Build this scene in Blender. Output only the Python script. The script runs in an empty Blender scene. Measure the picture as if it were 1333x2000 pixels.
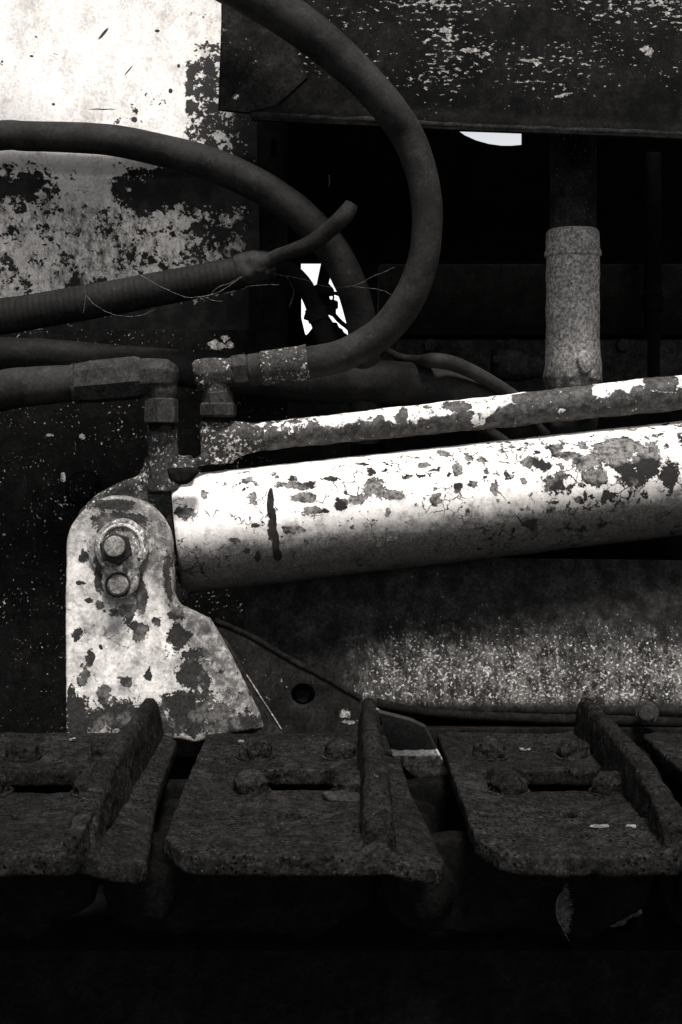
import bpy, bmesh, math, random
from mathutils import Vector, Matrix, noise as mn
R = math.radians
random.seed(7)
scene = bpy.context.scene
col = scene.collection

# ------------------------------------------------------------------ camera
CAMZ = 1.30
F = 2500.0                     # focal length in photo pixels
cam_d = bpy.data.cameras.new('camera'); cam = bpy.data.objects.new('camera', cam_d); col.objects.link(cam)
cam.location = (0, 0, CAMZ); cam.rotation_euler = (R(90), 0, 0)
cam_d.sensor_width = 36; cam_d.sensor_fit = 'AUTO'; cam_d.lens = 36 * F / 2000
cam_d.shift_y = -150 / 2000; cam_d.clip_start = 0.05; cam_d.clip_end = 2000
cam_d.dof.use_dof = False
scene.camera = cam

# ------------------------------------------------------------------ light
SUN_EL, SUN_AZ = R(63), R(12)
world = bpy.data.worlds.new('World'); scene.world = world; world.use_nodes = True
wn = world.node_tree; bg = wn.nodes['Background']
sky = wn.nodes.new('ShaderNodeTexSky'); sky.sky_type = 'NISHITA'; sky.sun_disc = False
sky.sun_elevation = SUN_EL; sky.sun_rotation = R(180) - SUN_AZ
sky.air_density = 0.5; sky.dust_density = 0.3; sky.ozone_density = 1.0
hs = wn.nodes.new('ShaderNodeHueSaturation'); hs.inputs['Saturation'].default_value = 0.08
wn.links.new(sky.outputs[0], hs.inputs['Color']); wn.links.new(hs.outputs[0], bg.inputs[0])
bg.inputs[1].default_value = 0.05
sd = bpy.data.lights.new('sun', 'SUN'); sun = bpy.data.objects.new('sun', sd); col.objects.link(sun)
sd.energy = 1.5; sd.angle = R(14); sd.color = (1, 0.975, 0.945)
svec = Vector((math.sin(SUN_AZ) * math.cos(SUN_EL), -math.cos(SUN_AZ) * math.cos(SUN_EL), math.sin(SUN_EL)))
sun.rotation_euler = svec.to_track_quat('Z', 'Y').to_euler(); sun.location = (0, -2, 6)
vs = scene.view_settings
vs.view_transform = 'Standard'; vs.look = 'None'; vs.exposure = 2.05; vs.gamma = 1; vs.use_curve_mapping = False
scene.render.engine = 'CYCLES'
scene.cycles.max_bounces = 5

def P(px, py, Y):
    return Vector(((px - 666.5) * Y / F, Y, CAMZ - (py - 850) * Y / F))
def PX(px, Y): return (px - 666.5) * Y / F
def PZ(py, Y): return CAMZ - (py - 850) * Y / F

# ------------------------------------------------------------------ material kit
def lin(c):
    return (c, c, c, 1) if isinstance(c, (int, float)) else (*c, 1)
class Mat:
    def __init__(s, name, rough=0.75, spec=0.3):
        s.m = bpy.data.materials.new(name); s.m.use_nodes = True
        s.nt = s.m.node_tree; s.b = s.nt.nodes['Principled BSDF']
        s.b.inputs['Roughness'].default_value = rough
        s.b.inputs['Specular IOR Level'].default_value = spec
    def n(s, t): return s.nt.nodes.new(t)
    def put(s, sock, v):
        if isinstance(v, bpy.types.NodeSocket): s.nt.links.new(v, sock)
        elif isinstance(v, (tuple, list)) and len(v) == 3 and sock.type == 'RGBA': sock.default_value = (*v, 1)
        elif isinstance(v, (int, float)) and sock.type == 'RGBA': sock.default_value = lin(v)
        else: sock.default_value = v
    def pos(s): return s.n('ShaderNodeNewGeometry').outputs['Position']
    def obj(s):
        tc = s.n('ShaderNodeTexCoord').outputs['Object']
        oi = s.n('ShaderNodeObjectInfo')
        return s.vm('ADD', tc, s.vm('SCALE', (7.3, 3.1, 5.7), k=oi.outputs['Random']))
    def vm(s, op, a, b=None, k=None):
        x = s.n('ShaderNodeVectorMath'); x.operation = op; s.put(x.inputs[0], a)
        if b is not None: s.put(x.inputs[1], b)
        if k is not None: s.put(x.inputs['Scale'], k)
        return x.outputs['Value'] if op in ('LENGTH', 'DISTANCE', 'DOT_PRODUCT') else x.outputs['Vector']
    def ma(s, op, a, b=0.0, clamp=False):
        x = s.n('ShaderNodeMath'); x.operation = op; x.use_clamp = clamp
        s.put(x.inputs[0], a); s.put(x.inputs[1], b); return x.outputs[0]
    def noise(s, v, scale, detail=5, rough=0.6, dist=0.0, color=False):
        x = s.n('ShaderNodeTexNoise'); s.put(x.inputs['Vector'], v); x.inputs['Scale'].default_value = scale
        x.inputs['Detail'].default_value = detail; x.inputs['Roughness'].default_value = rough
        x.inputs['Distortion'].default_value = dist
        return x.outputs['Color' if color else 'Fac']
    def voro(s, v, scale, feature='F1', out='Distance', rnd=1.0):
        x = s.n('ShaderNodeTexVoronoi'); x.feature = feature; s.put(x.inputs['Vector'], v)
        x.inputs['Scale'].default_value = scale; x.inputs['Randomness'].default_value = rnd
        return x.outputs[out]
    def mr(s, x, a, b, c=0.0, d=1.0):
        m = s.n('ShaderNodeMapRange'); m.interpolation_type = 'SMOOTHSTEP'
        for k, v in zip(('Value', 'From Min', 'From Max', 'To Min', 'To Max'), (x, a, b, c, d)): s.put(m.inputs[k], v)
        return m.outputs[0]
    def mix(s, f, a, b):
        m = s.n('ShaderNodeMix'); m.data_type = 'RGBA'
        s.put(m.inputs[0], f); s.put(m.inputs[6], a); s.put(m.inputs[7], b); return m.outputs[2]
    def sep(s, v):
        x = s.n('ShaderNodeSeparateXYZ'); s.put(x.inputs[0], v); return x.outputs
    def warp(s, v, scale, amt):
        c = s.noise(v, scale, 5, 0.65, color=True)
        return s.vm('ADD', v, s.vm('SCALE', s.vm('SUBTRACT', c, (0.5, 0.5, 0.5)), k=amt))
    def stretch(s, v, k): return s.vm('MULTIPLY', v, k)
    def chips(s, v, lst, Y, rag=0.0):
        """soft distance field: 1 inside each ragged-edged chip"""
        out = None
        for (px, py, rx, ry) in lst:
            c = P(px, py, Y)
            d = s.vm('SUBTRACT', v, tuple(c))
            d = s.vm('MULTIPLY', d, (F / (rx * Y), 0.0, F / (ry * Y)))
            l = s.vm('LENGTH', d)
            out = l if out is None else s.ma('MINIMUM', out, l)
        if rag:
            n = s.ma('ADD', s.ma('MULTIPLY', s.ma('SUBTRACT', s.noise(v, 70, 6, 0.62), 0.5), rag), s.ma('MULTIPLY', s.ma('SUBTRACT', s.noise(v, 240, 3, 0.6), 0.5), rag * 0.4))
            out = s.ma('ADD', out, n)
        return out
    def done(s, colr, height=None, dist=0.001, strength=0.6, rough=None, grit=0.55, coord=None):
        v = coord or s.pos()
        a = s.noise(v, 210, 6, 0.72); b = s.noise(v, 55, 7, 0.72)
        k = s.ma('MULTIPLY', s.mr(a, 0.30, 0.70, 1 - grit, 1 + grit), s.mr(b, 0.30, 0.70, 1 - grit * 0.6, 1 + grit * 0.6))
        colr = s.vm('MINIMUM', s.vm('SCALE', colr, k=k), (0.82, 0.80, 0.775))
        s.put(s.b.inputs['Base Color'], colr)
        if rough is not None: s.put(s.b.inputs['Roughness'], rough)
        if height is not None:
            b = s.n('ShaderNodeBump'); b.inputs['Distance'].default_value = dist; b.inputs['Strength'].default_value = strength
            s.put(b.inputs['Height'], height); s.nt.links.new(b.outputs[0], s.b.inputs['Normal'])
        return s.m

WARM = (1.0, 0.945, 0.895)
def wc(v): return (v * WARM[0], v * WARM[1], v * WARM[2])

def mat_barrel():
    m = Mat('flaking_white_paint_on_cylinder', 0.7, 0.10); v = m.pos(); x, y, z = m.sep(v)
    Y = 2.1
    chips = [(397, 965, 8, 8), (432, 946, 5, 5), (362, 1003, 17, 14), (478, 941, 11, 6), (570, 938, 12, 8), (495, 973, 8, 10),
             (590, 975, 24, 9), (610, 1001, 28, 9), (530, 1035, 6, 22), (572, 1035, 20, 9), (500, 1027, 8, 6), (455, 1055, 11, 5), (505, 1087, 7, 11), (482, 1076, 9, 5),
             (668, 985, 14, 12), (700, 978, 20, 9), (735, 955, 20, 22), (770, 967, 22, 9), (724, 925, 9, 9), (762, 1000, 6, 8), (578, 950, 40, 8), (650, 938, 18, 5),
             (876, 889, 15, 7), (833, 912, 14, 5), (925, 898, 9, 8), (900, 920, 12, 14), (951, 900, 11, 4), (860, 968, 6, 5), (853, 978, 12, 12), (901, 958, 8, 10),
             (928, 948, 9, 8), (974, 958, 9, 10), (1000, 928, 5, 7), (1035, 940, 5, 6), (1050, 903, 20, 10), (1072, 910, 18, 10), (1095, 950, 24, 17), (1112, 930, 14, 10),
             (1102, 872, 19, 6), (1130, 890, 28, 10), (1165, 905, 32, 18), (1180, 935, 22, 20), (1220, 885, 44, 25), (1255, 870, 32, 15), (1262, 935, 26, 24), (1235, 910, 24, 22),
             (1290, 900, 32, 40), (1330, 930, 22, 30), (1198, 978, 12, 14), (1158, 973, 4, 9), (1098, 987, 9, 5), (1055, 1030, 18, 16), (1165, 870, 12, 8), (745, 1065, 9, 7), (770, 1055, 12, 6), (1140, 1005, 12, 5)]
    w = m.warp(m.warp(v, 22, 0.022), 90, 0.008)
    d = m.chips(w, chips, Y, 2.4)
    c1 = m.mr(d, 1.0, 0.96)
    # long weld scar
    sc = m.chips(m.warp(v, 150, 0.004), [(527, 985, 7, 30), (533, 1025, 7, 32), (538, 1065, 7, 30), (541, 1088, 9, 12)], Y)
    c1 = m.ma('MAXIMUM', c1, m.mr(sc, 1.03, 0.95))
    # random small chips, denser to the right and in patches
    n1 = m.noise(w, 60, 6, 0.62); n2 = m.noise(v, 9, 3, 0.5)
    thr = m.ma('ADD', m.ma('MULTIPLY', n2, 0.26), m.mr(x, -0.2, 0.6, -0.01, 0.07))
    c2 = m.mr(m.ma('SUBTRACT', m.ma('ADD', n1, thr), 0.782), 0.0, 0.010)
    # pin specks
    vo = m.voro(m.warp(v, 80, 0.01), 130); c3 = m.ma('MULTIPLY', m.mr(vo, 0.13, 0.09), m.mr(m.noise(v, 25, 3), 0.55, 0.6))
    # cracks
    cr = m.voro(m.warp(v, 45, 0.02), 42, 'DISTANCE_TO_EDGE')
    cr = m.ma('MULTIPLY', m.mr(cr, 0.030, 0.014), m.mr(m.noise(v, 16, 4, 0.65), 0.53, 0.58))
    bare = m.ma('MAXIMUM', m.ma('MAXIMUM', c1, c2), m.ma('MAXIMUM', c3, cr))
    # stains haloing chips, grime
    halo = m.ma('MULTIPLY', m.mr(d, 1.9, 1.0), m.mr(m.noise(v, 35, 5, 0.7), 0.42, 0.65))
    g = m.noise(m.stretch(v, (1, 1, 1)), 38, 9, 0.72)
    fine = m.noise(v, 300, 4, 0.7)
    # shade fall-off painted over the underside, mottled with grime
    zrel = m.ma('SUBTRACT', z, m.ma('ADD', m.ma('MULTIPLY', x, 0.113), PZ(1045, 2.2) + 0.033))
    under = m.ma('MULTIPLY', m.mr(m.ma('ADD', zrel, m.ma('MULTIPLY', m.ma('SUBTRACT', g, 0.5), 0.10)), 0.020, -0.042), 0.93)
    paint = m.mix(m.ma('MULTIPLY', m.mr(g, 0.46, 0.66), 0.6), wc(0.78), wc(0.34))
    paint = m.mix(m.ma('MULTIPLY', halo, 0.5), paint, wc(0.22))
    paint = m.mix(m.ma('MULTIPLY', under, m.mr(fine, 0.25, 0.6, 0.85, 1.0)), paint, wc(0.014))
    tone = m.mr(n2, 0.40, 0.60)
    prim = m.mix(m.mr(m.noise(v, 130, 5, 0.75), 0.40, 0.66), wc(0.20), wc(0.035))
    rust = m.mix(fine, wc(0.010), wc(0.03))
    under_c = m.mix(m.ma('MAXIMUM', m.mr(m.noise(v, 14, 4, 0.6), 0.48, 0.58), m.mr(sc, 1.3, 1.0)), prim, rust)
    rim = m.ma('MULTIPLY', m.mr(d, 0.72, 0.98), m.mr(m.noise(v, 50, 4), 0.40, 0.55)); under_c = m.mix(m.ma('MULTIPLY', rim, 0.75), under_c, wc(0.008))  # chip edges darkened: rust rim doubling as a painted shadow line
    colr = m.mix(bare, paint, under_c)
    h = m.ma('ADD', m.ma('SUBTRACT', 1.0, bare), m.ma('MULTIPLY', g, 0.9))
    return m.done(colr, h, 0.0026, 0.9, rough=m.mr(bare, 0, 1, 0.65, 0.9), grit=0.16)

def mat_bracket():
    m = Mat('worn_white_paint_on_bracket', 0.6, 0.3); v = m.pos(); x, y, z = m.sep(v); Y = 2.05
    chips = [(270, 1232, 17, 20), (255, 1210, 10, 10), (303, 1212, 9, 11), (247, 1335, 15, 12), (175, 1285, 9, 18), (168, 1320, 8, 18), (150, 1240, 9, 13), (175, 1175, 8, 5), (155, 1137, 7, 4),
             (205, 1358, 12, 20), (240, 1400, 55, 34), (185, 1410, 22, 20), (290, 1318, 8, 13), (195, 1263, 4, 5), (150, 1400, 26, 50), (375, 1320, 32, 34), (350, 1375, 36, 28), (372, 1400, 50, 40), (345, 1245, 22, 24),
             (380, 1280, 30, 13), (240, 1190, 34, 11), (195, 1183, 10, 8), (430, 1400, 20, 16), (310, 1420, 60, 26), (205, 1045, 10, 60), (237, 1020, 50, 22), (165, 1085, 9, 17), (225, 985, 45, 12), (400, 1345, 12, 28), (450,1425,60,18),(162,1335,10,10),(160,1300,5,6), (330,1130,8,60),(345,1200,18,14), (276,1160,12,45), (192,1110,9,50)]
    w = m.warp(m.warp(v, 26, 0.024), 100, 0.008)
    d = m.chips(w, chips, Y, 2.2); c1 = m.mr(d, 1.0, 0.95)
    n1 = m.noise(w, 55, 6, 0.62); n2 = m.noise(v, 8, 3, 0.5)
    thr = m.ma('ADD', m.ma('MULTIPLY', n2, 0.20), m.mr(z, PZ(1180, Y), PZ(1420, Y), 0.0, 0.10))
    c2 = m.mr(m.ma('SUBTRACT', m.ma('ADD', n1, thr), 0.80), 0.0, 0.012)
    bare = m.ma('MAXIMUM', c1, c2)
    cr = m.voro(m.warp(v, 45, 0.02), 60, 'DISTANCE_TO_EDGE')
    bare = m.ma('MAXIMUM', bare, m.ma('MULTIPLY', m.mr(cr, 0.03, 0.012), m.mr(m.noise(v, 20, 4, 0.65), 0.56, 0.62)))
    g = m.noise(v, 30, 9, 0.72); fine = m.noise(v, 260, 4, 0.7)
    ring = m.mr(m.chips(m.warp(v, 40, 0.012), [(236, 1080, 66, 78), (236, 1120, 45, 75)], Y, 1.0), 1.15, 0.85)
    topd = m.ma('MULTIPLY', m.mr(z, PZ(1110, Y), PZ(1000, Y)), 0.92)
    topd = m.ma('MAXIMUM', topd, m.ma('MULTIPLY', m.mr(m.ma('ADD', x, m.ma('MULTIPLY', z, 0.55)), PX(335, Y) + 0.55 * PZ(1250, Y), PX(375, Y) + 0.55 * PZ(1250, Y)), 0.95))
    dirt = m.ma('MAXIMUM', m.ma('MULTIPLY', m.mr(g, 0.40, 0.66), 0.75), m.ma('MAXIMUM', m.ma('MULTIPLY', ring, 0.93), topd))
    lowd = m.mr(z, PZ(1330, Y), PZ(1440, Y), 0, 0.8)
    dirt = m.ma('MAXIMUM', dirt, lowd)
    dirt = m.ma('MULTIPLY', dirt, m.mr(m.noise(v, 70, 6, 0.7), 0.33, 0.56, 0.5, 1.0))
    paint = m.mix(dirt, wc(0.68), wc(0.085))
    prim = m.mix(m.mr(m.noise(v, 140, 5, 0.75), 0.38, 0.68), wc(0.12), wc(0.02))
    rust = m.mix(m.mr(fine, 0.3, 0.7), wc(0.008), wc(0.035))
    rim = m.ma('MULTIPLY', m.mr(d, 0.72, 0.98), m.mr(m.noise(v, 50, 4), 0.40, 0.55)); rust = m.mix(m.ma('MULTIPLY', rim, 0.75), rust, wc(0.006)); prim = m.mix(m.ma('MULTIPLY', rim, 0.75), prim, wc(0.008))  # same chip rim here, rust edge plus shadow line in the colour
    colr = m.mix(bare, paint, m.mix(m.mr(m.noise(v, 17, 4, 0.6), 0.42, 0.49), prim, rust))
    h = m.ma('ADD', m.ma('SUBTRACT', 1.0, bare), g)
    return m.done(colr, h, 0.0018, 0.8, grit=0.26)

def mat_flecks(name, density, scale=170, stretch=(1, 1, 1), base=0.016, flk=0.55, zlo=None, zhi=None, big=0.25, extra=None, bc=0.05, xr=None, mid=False):
    """black weathered steel with what is left of the pale paint"""
    m = Mat(name, 0.75, 0.06); v = m.pos(); x, y, z = m.sep(v)
    s = m.stretch(m.warp(v, 60, 0.006), stretch)
    n1 = m.noise(s, scale, 5, 0.62); n2 = m.noise(m.stretch(v, stretch), scale * 0.10, 4, 0.6)
    e = m.ma('ADD', n1, m.ma('MULTIPLY', n2, big * 1.6))
    if zlo is not None:
        e = m.ma('ADD', e, m.mr(z, zlo, zhi, -0.10, 0.05))
    if xr is not None:
        e = m.ma('ADD', e, m.mr(x, xr[0], xr[1], -0.12, 0.0))
    t = 0.70 + big * 0.8 - density
    f = m.mr(e, t, t + 0.018)
    if extra:
        d = m.chips(m.warp(m.warp(v, 40, 0.02), 160, 0.008), extra[0], extra[1], 2.2); f = m.ma('MAXIMUM', f, m.ma('MULTIPLY', m.mr(d, 1.03, 0.93), m.mr(n1, 0.36, 0.46)))
    g = m.noise(v, 22, 8, 0.7)
    if mid:
        soft = m.mr(m.ma('ADD', m.ma('ADD', m.noise(m.stretch(m.warp(v, 50, 0.01), (1.2, 1, 0.7)), 85, 8, 0.8), m.ma('MULTIPLY', n2, 0.2)), m.mr(z, zlo, zhi, -0.16, 0.05)), 0.52, 0.80)
        if xr is not None: soft = m.ma('MULTIPLY', soft, m.mr(x, xr[0], xr[1]))
        lowz = m.mr(z, PZ(1378, 2.25), PZ(1352, 2.25)); soft = m.ma('MULTIPLY', m.ma('MULTIPLY', soft, lowz), m.mr(m.noise(m.stretch(v, (1, 1, 0.12)), 55, 4, 0.6), 0.36, 0.62, 0.25, 1.2)); e = m.ma('ADD', e, m.ma('MULTIPLY', m.noise(m.stretch(v, (1, 1, 0.15)), 40, 3, 0.6), 0.1)); f = m.mr(e, t + 0.055, t + 0.075); f = m.ma('MULTIPLY', f, lowz)
    b = m.mix(m.mr(g, 0.36, 0.7), wc(base), wc(bc))
    if mid: flk = 0.38
    if mid: b = m.mix(m.ma('MULTIPLY', soft, 0.60), b, wc(0.20))
    pt = m.mix(m.mr(m.noise(v, 120, 4, 0.7), 0.35, 0.65), wc(flk), wc(flk * 0.45))
    return m.done(m.mix(f, b, pt), m.ma('ADD', f, m.ma('MULTIPLY', m.noise(v, 150, 6, 0.7), 1.2)), 0.0008, 0.5)

def mat_panel():
    m = Mat('peeling_white_paint_on_panel', 0.6, 0.25); v = m.pos(); x, y, z = m.sep(v); Y = 2.45
    w = m.warp(v, 50, 0.012); bw = m.warp(m.warp(v, 9, 0.11), 30, 0.05); x, y, z = m.sep(bw)
    n1 = m.noise(w, 110, 6, 0.66); nb = m.noise(w, 34, 6, 0.66); nl = m.noise(m.stretch(v, (1.0, 1, 0.35)), 16, 4, 0.6)
    def band(c, a, b, c2, d2):  # 0 outside, 1 between b and c2
        return m.ma('MULTIPLY', m.mr(c, a, b), m.mr(c, d2, c2))
    x0, _, z0 = m.sep(m.warp(v, 40, 0.02)); right = m.mr(x0, PX(352, Y), PX(378, Y))
    right2 = m.mr(x0, PX(425, Y), PX(500, Y))
    lowr = m.mr(z, PZ(215, Y), PZ(260, Y))
    upper_fade = m.mr(z0, PZ(60, Y), PZ(130, Y), 0.15, 1.0)
    crease = band(z, PZ(455, Y), PZ(370, Y), PZ(350, Y), PZ(312, Y))
    crx = m.ma('MULTIPLY', crease, m.ma('MAXIMUM', m.mr(x, PX(165, Y), PX(290, Y)), m.ma('MULTIPLY', m.mr(x, PX(150, Y), PX(60, Y)), 0.8)))
    crx = m.ma('MAXIMUM', crx, m.ma('MULTIPLY', crease, 0.25))
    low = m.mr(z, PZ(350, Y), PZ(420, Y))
    # bias of wear: added to the noise
    bias = m.ma('MULTIPLY', right, m.ma('MULTIPLY', upper_fade, 0.17))
    bias = m.ma('MAXIMUM', bias, m.ma('MULTIPLY', right2, m.ma('MULTIPLY', lowr, 0.26)))
    bias = m.ma('MAXIMUM', bias, m.ma('MULTIPLY', crx, 0.31))
    bias = m.ma('MAXIMUM', bias, m.ma('MULTIPLY', low, m.ma('MULTIPLY', nl, 0.21)))
    zl = m.ma('SUBTRACT', z0, m.ma('ADD', m.ma('MULTIPLY', x0, 0.18), PZ(632, Y) - 0.18 * PX(57, Y)))
    bias = m.ma('MAXIMUM', bias, m.ma('MULTIPLY', m.mr(zl, 0.03, -0.03), 0.34))
    bias = m.ma('MAXIMUM', bias, m.ma('MULTIPLY', m.ma('MULTIPLY', m.mr(x0, PX(455, Y), PX(500, Y)), m.mr(z0, PZ(330, Y), PZ(380, Y))), 0.24))
    spots = m.ma('MULTIPLY', m.mr(m.chips(v, [(300, 205, 38, 22), (255, 245, 40, 10), (270, 215, 14, 30)], Y), 1.3, 0.4), 0.11)
    bias = m.ma('MAXIMUM', bias, spots)
    e = m.ma('ADD', m.ma('ADD', m.ma('MULTIPLY', n1, 0.45), m.ma('MULTIPLY', nb, 0.55)), bias)
    bare = m.mr(e, 0.628, 0.648)
    marks = m.chips(m.warp(v, 120, 0.003), [(113, 213, 3, 3), (68, 117, 4, 2), (338, 187, 4, 5), (310, 66, 5, 3), (353, 137, 3, 4), (208, 223, 26, 1.2)], Y)
    bare = m.ma('MAXIMUM', bare, m.mr(marks, 1.1, 0.9))
    # two slanting scratches
    rot = m.n('ShaderNodeVectorRotate'); rot.rotation_type = 'Y_AXIS'; rot.inputs['Angle'].default_value = R(52)
    m.put(rot.inputs['Vector'], m.vm('SUBTRACT', v, tuple(P(206, 72, Y))))
    l1 = m.vm('LENGTH', m.vm('MULTIPLY', rot.outputs[0], (1 / 0.015, 0, 1 / 0.0030)))
    rot2 = m.n('ShaderNodeVectorRotate'); rot2.rotation_type = 'Y_AXIS'; rot2.inputs['Angle'].default_value = R(52)
    m.put(rot2.inputs['Vector'], m.vm('SUBTRACT', v, tuple(P(256, 146, Y))))
    l2 = m.vm('LENGTH', m.vm('MULTIPLY', rot2.outputs[0], (1 / 0.0125, 0, 1 / 0.0014)))
    bare = m.ma('MAXIMUM', bare, m.ma('MAXIMUM', m.mr(l1, 1.1, 0.8), m.mr(l2, 1.1, 0.8)))
    stain = m.ma('MULTIPLY', m.mr(m.noise(m.stretch(v, (1, 1, 0.6)), 14, 9, 0.75), 0.47, 0.66), 0.75)
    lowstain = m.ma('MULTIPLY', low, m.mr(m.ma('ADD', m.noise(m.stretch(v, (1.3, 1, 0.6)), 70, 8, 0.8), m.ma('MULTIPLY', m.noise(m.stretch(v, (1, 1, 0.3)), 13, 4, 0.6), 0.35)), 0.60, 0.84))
    paint = m.mix(stain, wc(0.80), wc(0.42))
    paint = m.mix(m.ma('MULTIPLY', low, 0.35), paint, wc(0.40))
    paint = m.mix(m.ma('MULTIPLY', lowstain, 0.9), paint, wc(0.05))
    rust = m.mix(m.mr(m.noise(v, 30, 6, 0.7), 0.4, 0.7), wc(0.010), wc(0.03))
    return m.done(m.mix(bare, paint, rust), m.ma('SUBTRACT', m.ma('MULTIPLY', m.noise(v, 60, 6, 0.7), 0.6), bare), 0.0012, 0.6, grit=0.24)

def mat_pipe():
    m = Mat('flaked_white_paint_on_pipe', 0.6, 0.3); v = m.pos(); x, y, z = m.sep(v); Y = 2.12
    w = m.warp(m.warp(v, 30, 0.03), 110, 0.008)
    wx, wy, wz = m.sep(w)
    # height above the pipe axis
    ax = m.ma('ADD', m.ma('MULTIPLY', wx, SL_PIPE), Z0_PIPE)
    zr = m.ma('ADD', m.ma('SUBTRACT', wz, ax), m.ma('MULTIPLY', m.ma('SUBTRACT', m.noise(v, 18, 5, 0.65), 0.5), 0.05))
    c1 = m.mr(zr, 0.0015, -0.0015)
    left = m.mr(x, PX(640, Y), PX(560, Y))
    n1 = m.noise(w, 90, 6, 0.65)
    c2 = m.mr(m.ma('ADD', n1, m.ma('MULTIPLY', left, 0.12)), 0.585, 0.60)
    c3 = m.mr(m.chips(w, [(1095, 775, 80, 24), (1150, 760, 50, 22), (900, 790, 30, 10), (790, 812, 12, 20), (745, 830, 14, 18), (1090, 800, 100, 20), (1235, 768, 20, 12), (1285, 762, 24, 14), (1330, 740, 40, 20)], Y), 1.03, 0.95)
    keep = m.mr(m.chips(w, [(1205, 760, 22, 9), (1262, 748, 16, 9), (960, 800, 26, 14), (945, 820, 14, 16), (1120, 802, 8, 6)], Y), 1.05, 0.95)
    bare = m.ma('MAXIMUM', m.ma('MAXIMUM', c1, c3), c2)
    bare = m.ma('MULTIPLY', bare, m.ma('SUBTRACT', 1.0, m.ma('MULTIPLY', keep, m.mr(n1, 0.6, 0.55))))
    fl = m.mr(m.noise(m.stretch(w, (0.6, 1, 1)), 130, 4, 0.6), 0.66, 0.68)
    bare = m.ma('MULTIPLY', bare, m.ma('SUBTRACT', 1.0, fl))
    g = m.noise(v, 60, 8, 0.75)
    paint = m.mix(m.mr(g, 0.50, 0.75), wc(0.8), wc(0.33))
    rust = m.mix(m.mr(m.noise(v, 75, 7, 0.75), 0.36, 0.68), wc(0.010), wc(0.085))
    return m.done(m.mix(bare, paint, rust), m.ma('ADD', m.ma('SUBTRACT', 1.0, bare), m.ma('MULTIPLY', g, 1.4)), 0.002, 0.8, grit=0.35)

def mat_rubber(name='dusty_black_rubber', lo=0.009, hi=0.021, rough=0.7):
    m = Mat(name, rough, 0.10); v = m.pos()
    g = m.noise(v, 12, 7, 0.65); f = m.noise(v, 240, 4, 0.7)
    sp = m.mr(m.voro(m.warp(v, 60, 0.02), 55), 0.075, 0.045)
    c = m.mix(m.mr(g, 0.40, 0.62), wc(lo), wc(hi))
    sc = m.ma('MULTIPLY', m.mr(m.noise(m.warp(v, 30, 0.02), 34, 8, 0.8), 0.56, 0.68), 0.55)
    c = m.mix(sc, c, wc(hi * 2.1)); c = m.mix(m.ma('MULTIPLY', m.mr(f, 0.45, 0.75), 0.5), c, wc(hi * 1.6))
    c = m.mix(m.ma('MULTIPLY', sp, m.mr(g, 0.5, 0.6)), c, wc(0.07))
    return m.done(c, m.ma('ADD', g, m.ma('MULTIPLY', f, 0.3)), 0.0012, 0.5, grit=0.28)

def mat_fitting(name, lo=0.03, hi=0.10, fleck=0.62, dens=0.0, pos=None):
    m = Mat(name, 0.7, 0.15); v = m.pos()
    g = m.noise(v, 30, 7, 0.7); f = m.noise(v, 200, 5, 0.7)
    c = m.mix(m.mr(m.ma('ADD', m.ma('MULTIPLY', g, 0.6), m.ma('MULTIPLY', f, 0.4)), 0.38, 0.66), wc(lo), wc(hi))
    n2 = m.noise(v, 24, 3, 0.5)
    e = m.ma('ADD', m.noise(m.warp(v, 100, 0.006), 160, 5, 0.65), m.ma('MULTIPLY', n2, 0.35))
    fm = m.mr(e, 0.80 - dens, 0.83 - dens)
    c = m.mix(fm, c, m.mix(m.mr(f, 0.4, 0.6), wc(fleck), wc(fleck * 0.4)))
    return m.done(c, m.ma('ADD', m.ma('MULTIPLY', g, 1.5), m.ma('ADD', fm, f)), 0.0014, 0.7)

def mat_rust():
    m = Mat('pitted_rusty_cast_steel', 0.92, 0.03); v = m.obj()
    g = m.noise(v, 60, 9, 0.8); f = m.noise(v, 260, 5, 0.75); l = m.noise(v, 6, 4, 0.55)
    cell = m.voro(m.warp(v, 60, 0.010), 120); pit = m.mr(cell, 0.14, 0.30)
    pitty = m.mr(m.noise(v, 15, 4, 0.6), 0.40, 0.58)
    c = m.mix(m.mr(g, 0.38, 0.62), wc(0.0045), wc(0.018))
    c = m.mix(m.ma('MULTIPLY', m.mr(f, 0.54, 0.68), 0.9), c, wc(0.048))
    c = m.mix(m.ma('MULTIPLY', m.mr(l, 0.42, 0.6), 0.55), c, wc(0.006))
    mud = m.mr(m.noise(m.warp(v, 14, 0.03), 11, 7, 0.7), 0.56, 0.63)
    c = m.mix(m.ma('MULTIPLY', mud, 0.5), c, wc(0.026))
    c = m.mix(m.ma('MULTIPLY', m.ma('SUBTRACT', 1.0, pit), pitty), c, wc(0.0015))
    sp = m.mr(m.ma('ADD', m.noise(v, 130, 3), m.ma('MULTIPLY', m.noise(v, 13, 2), 0.3)), 0.90, 0.92)
    c = m.mix(sp, c, wc(0.08))
    h = m.ma('ADD', m.ma('MULTIPLY', f, 0.5), m.ma('ADD', m.ma('MULTIPLY', g, 0.35), m.ma('MULTIPLY', m.ma('MULTIPLY', pit, pitty), 0.9)))
    return m.done(c, h, 0.0030, 0.9, grit=0.55, coord=v)

def mat_plain(name, lo, hi, scale=25, rough=0.85, bump=0.001, spec=0.04):
    m = Mat(name, rough, spec); v = m.pos(); g = m.noise(v, scale, 8, 0.7)
    return m.done(m.mix(m.mr(g, 0.35, 0.7), wc(lo), wc(hi)), g, bump, 0.6)

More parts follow.
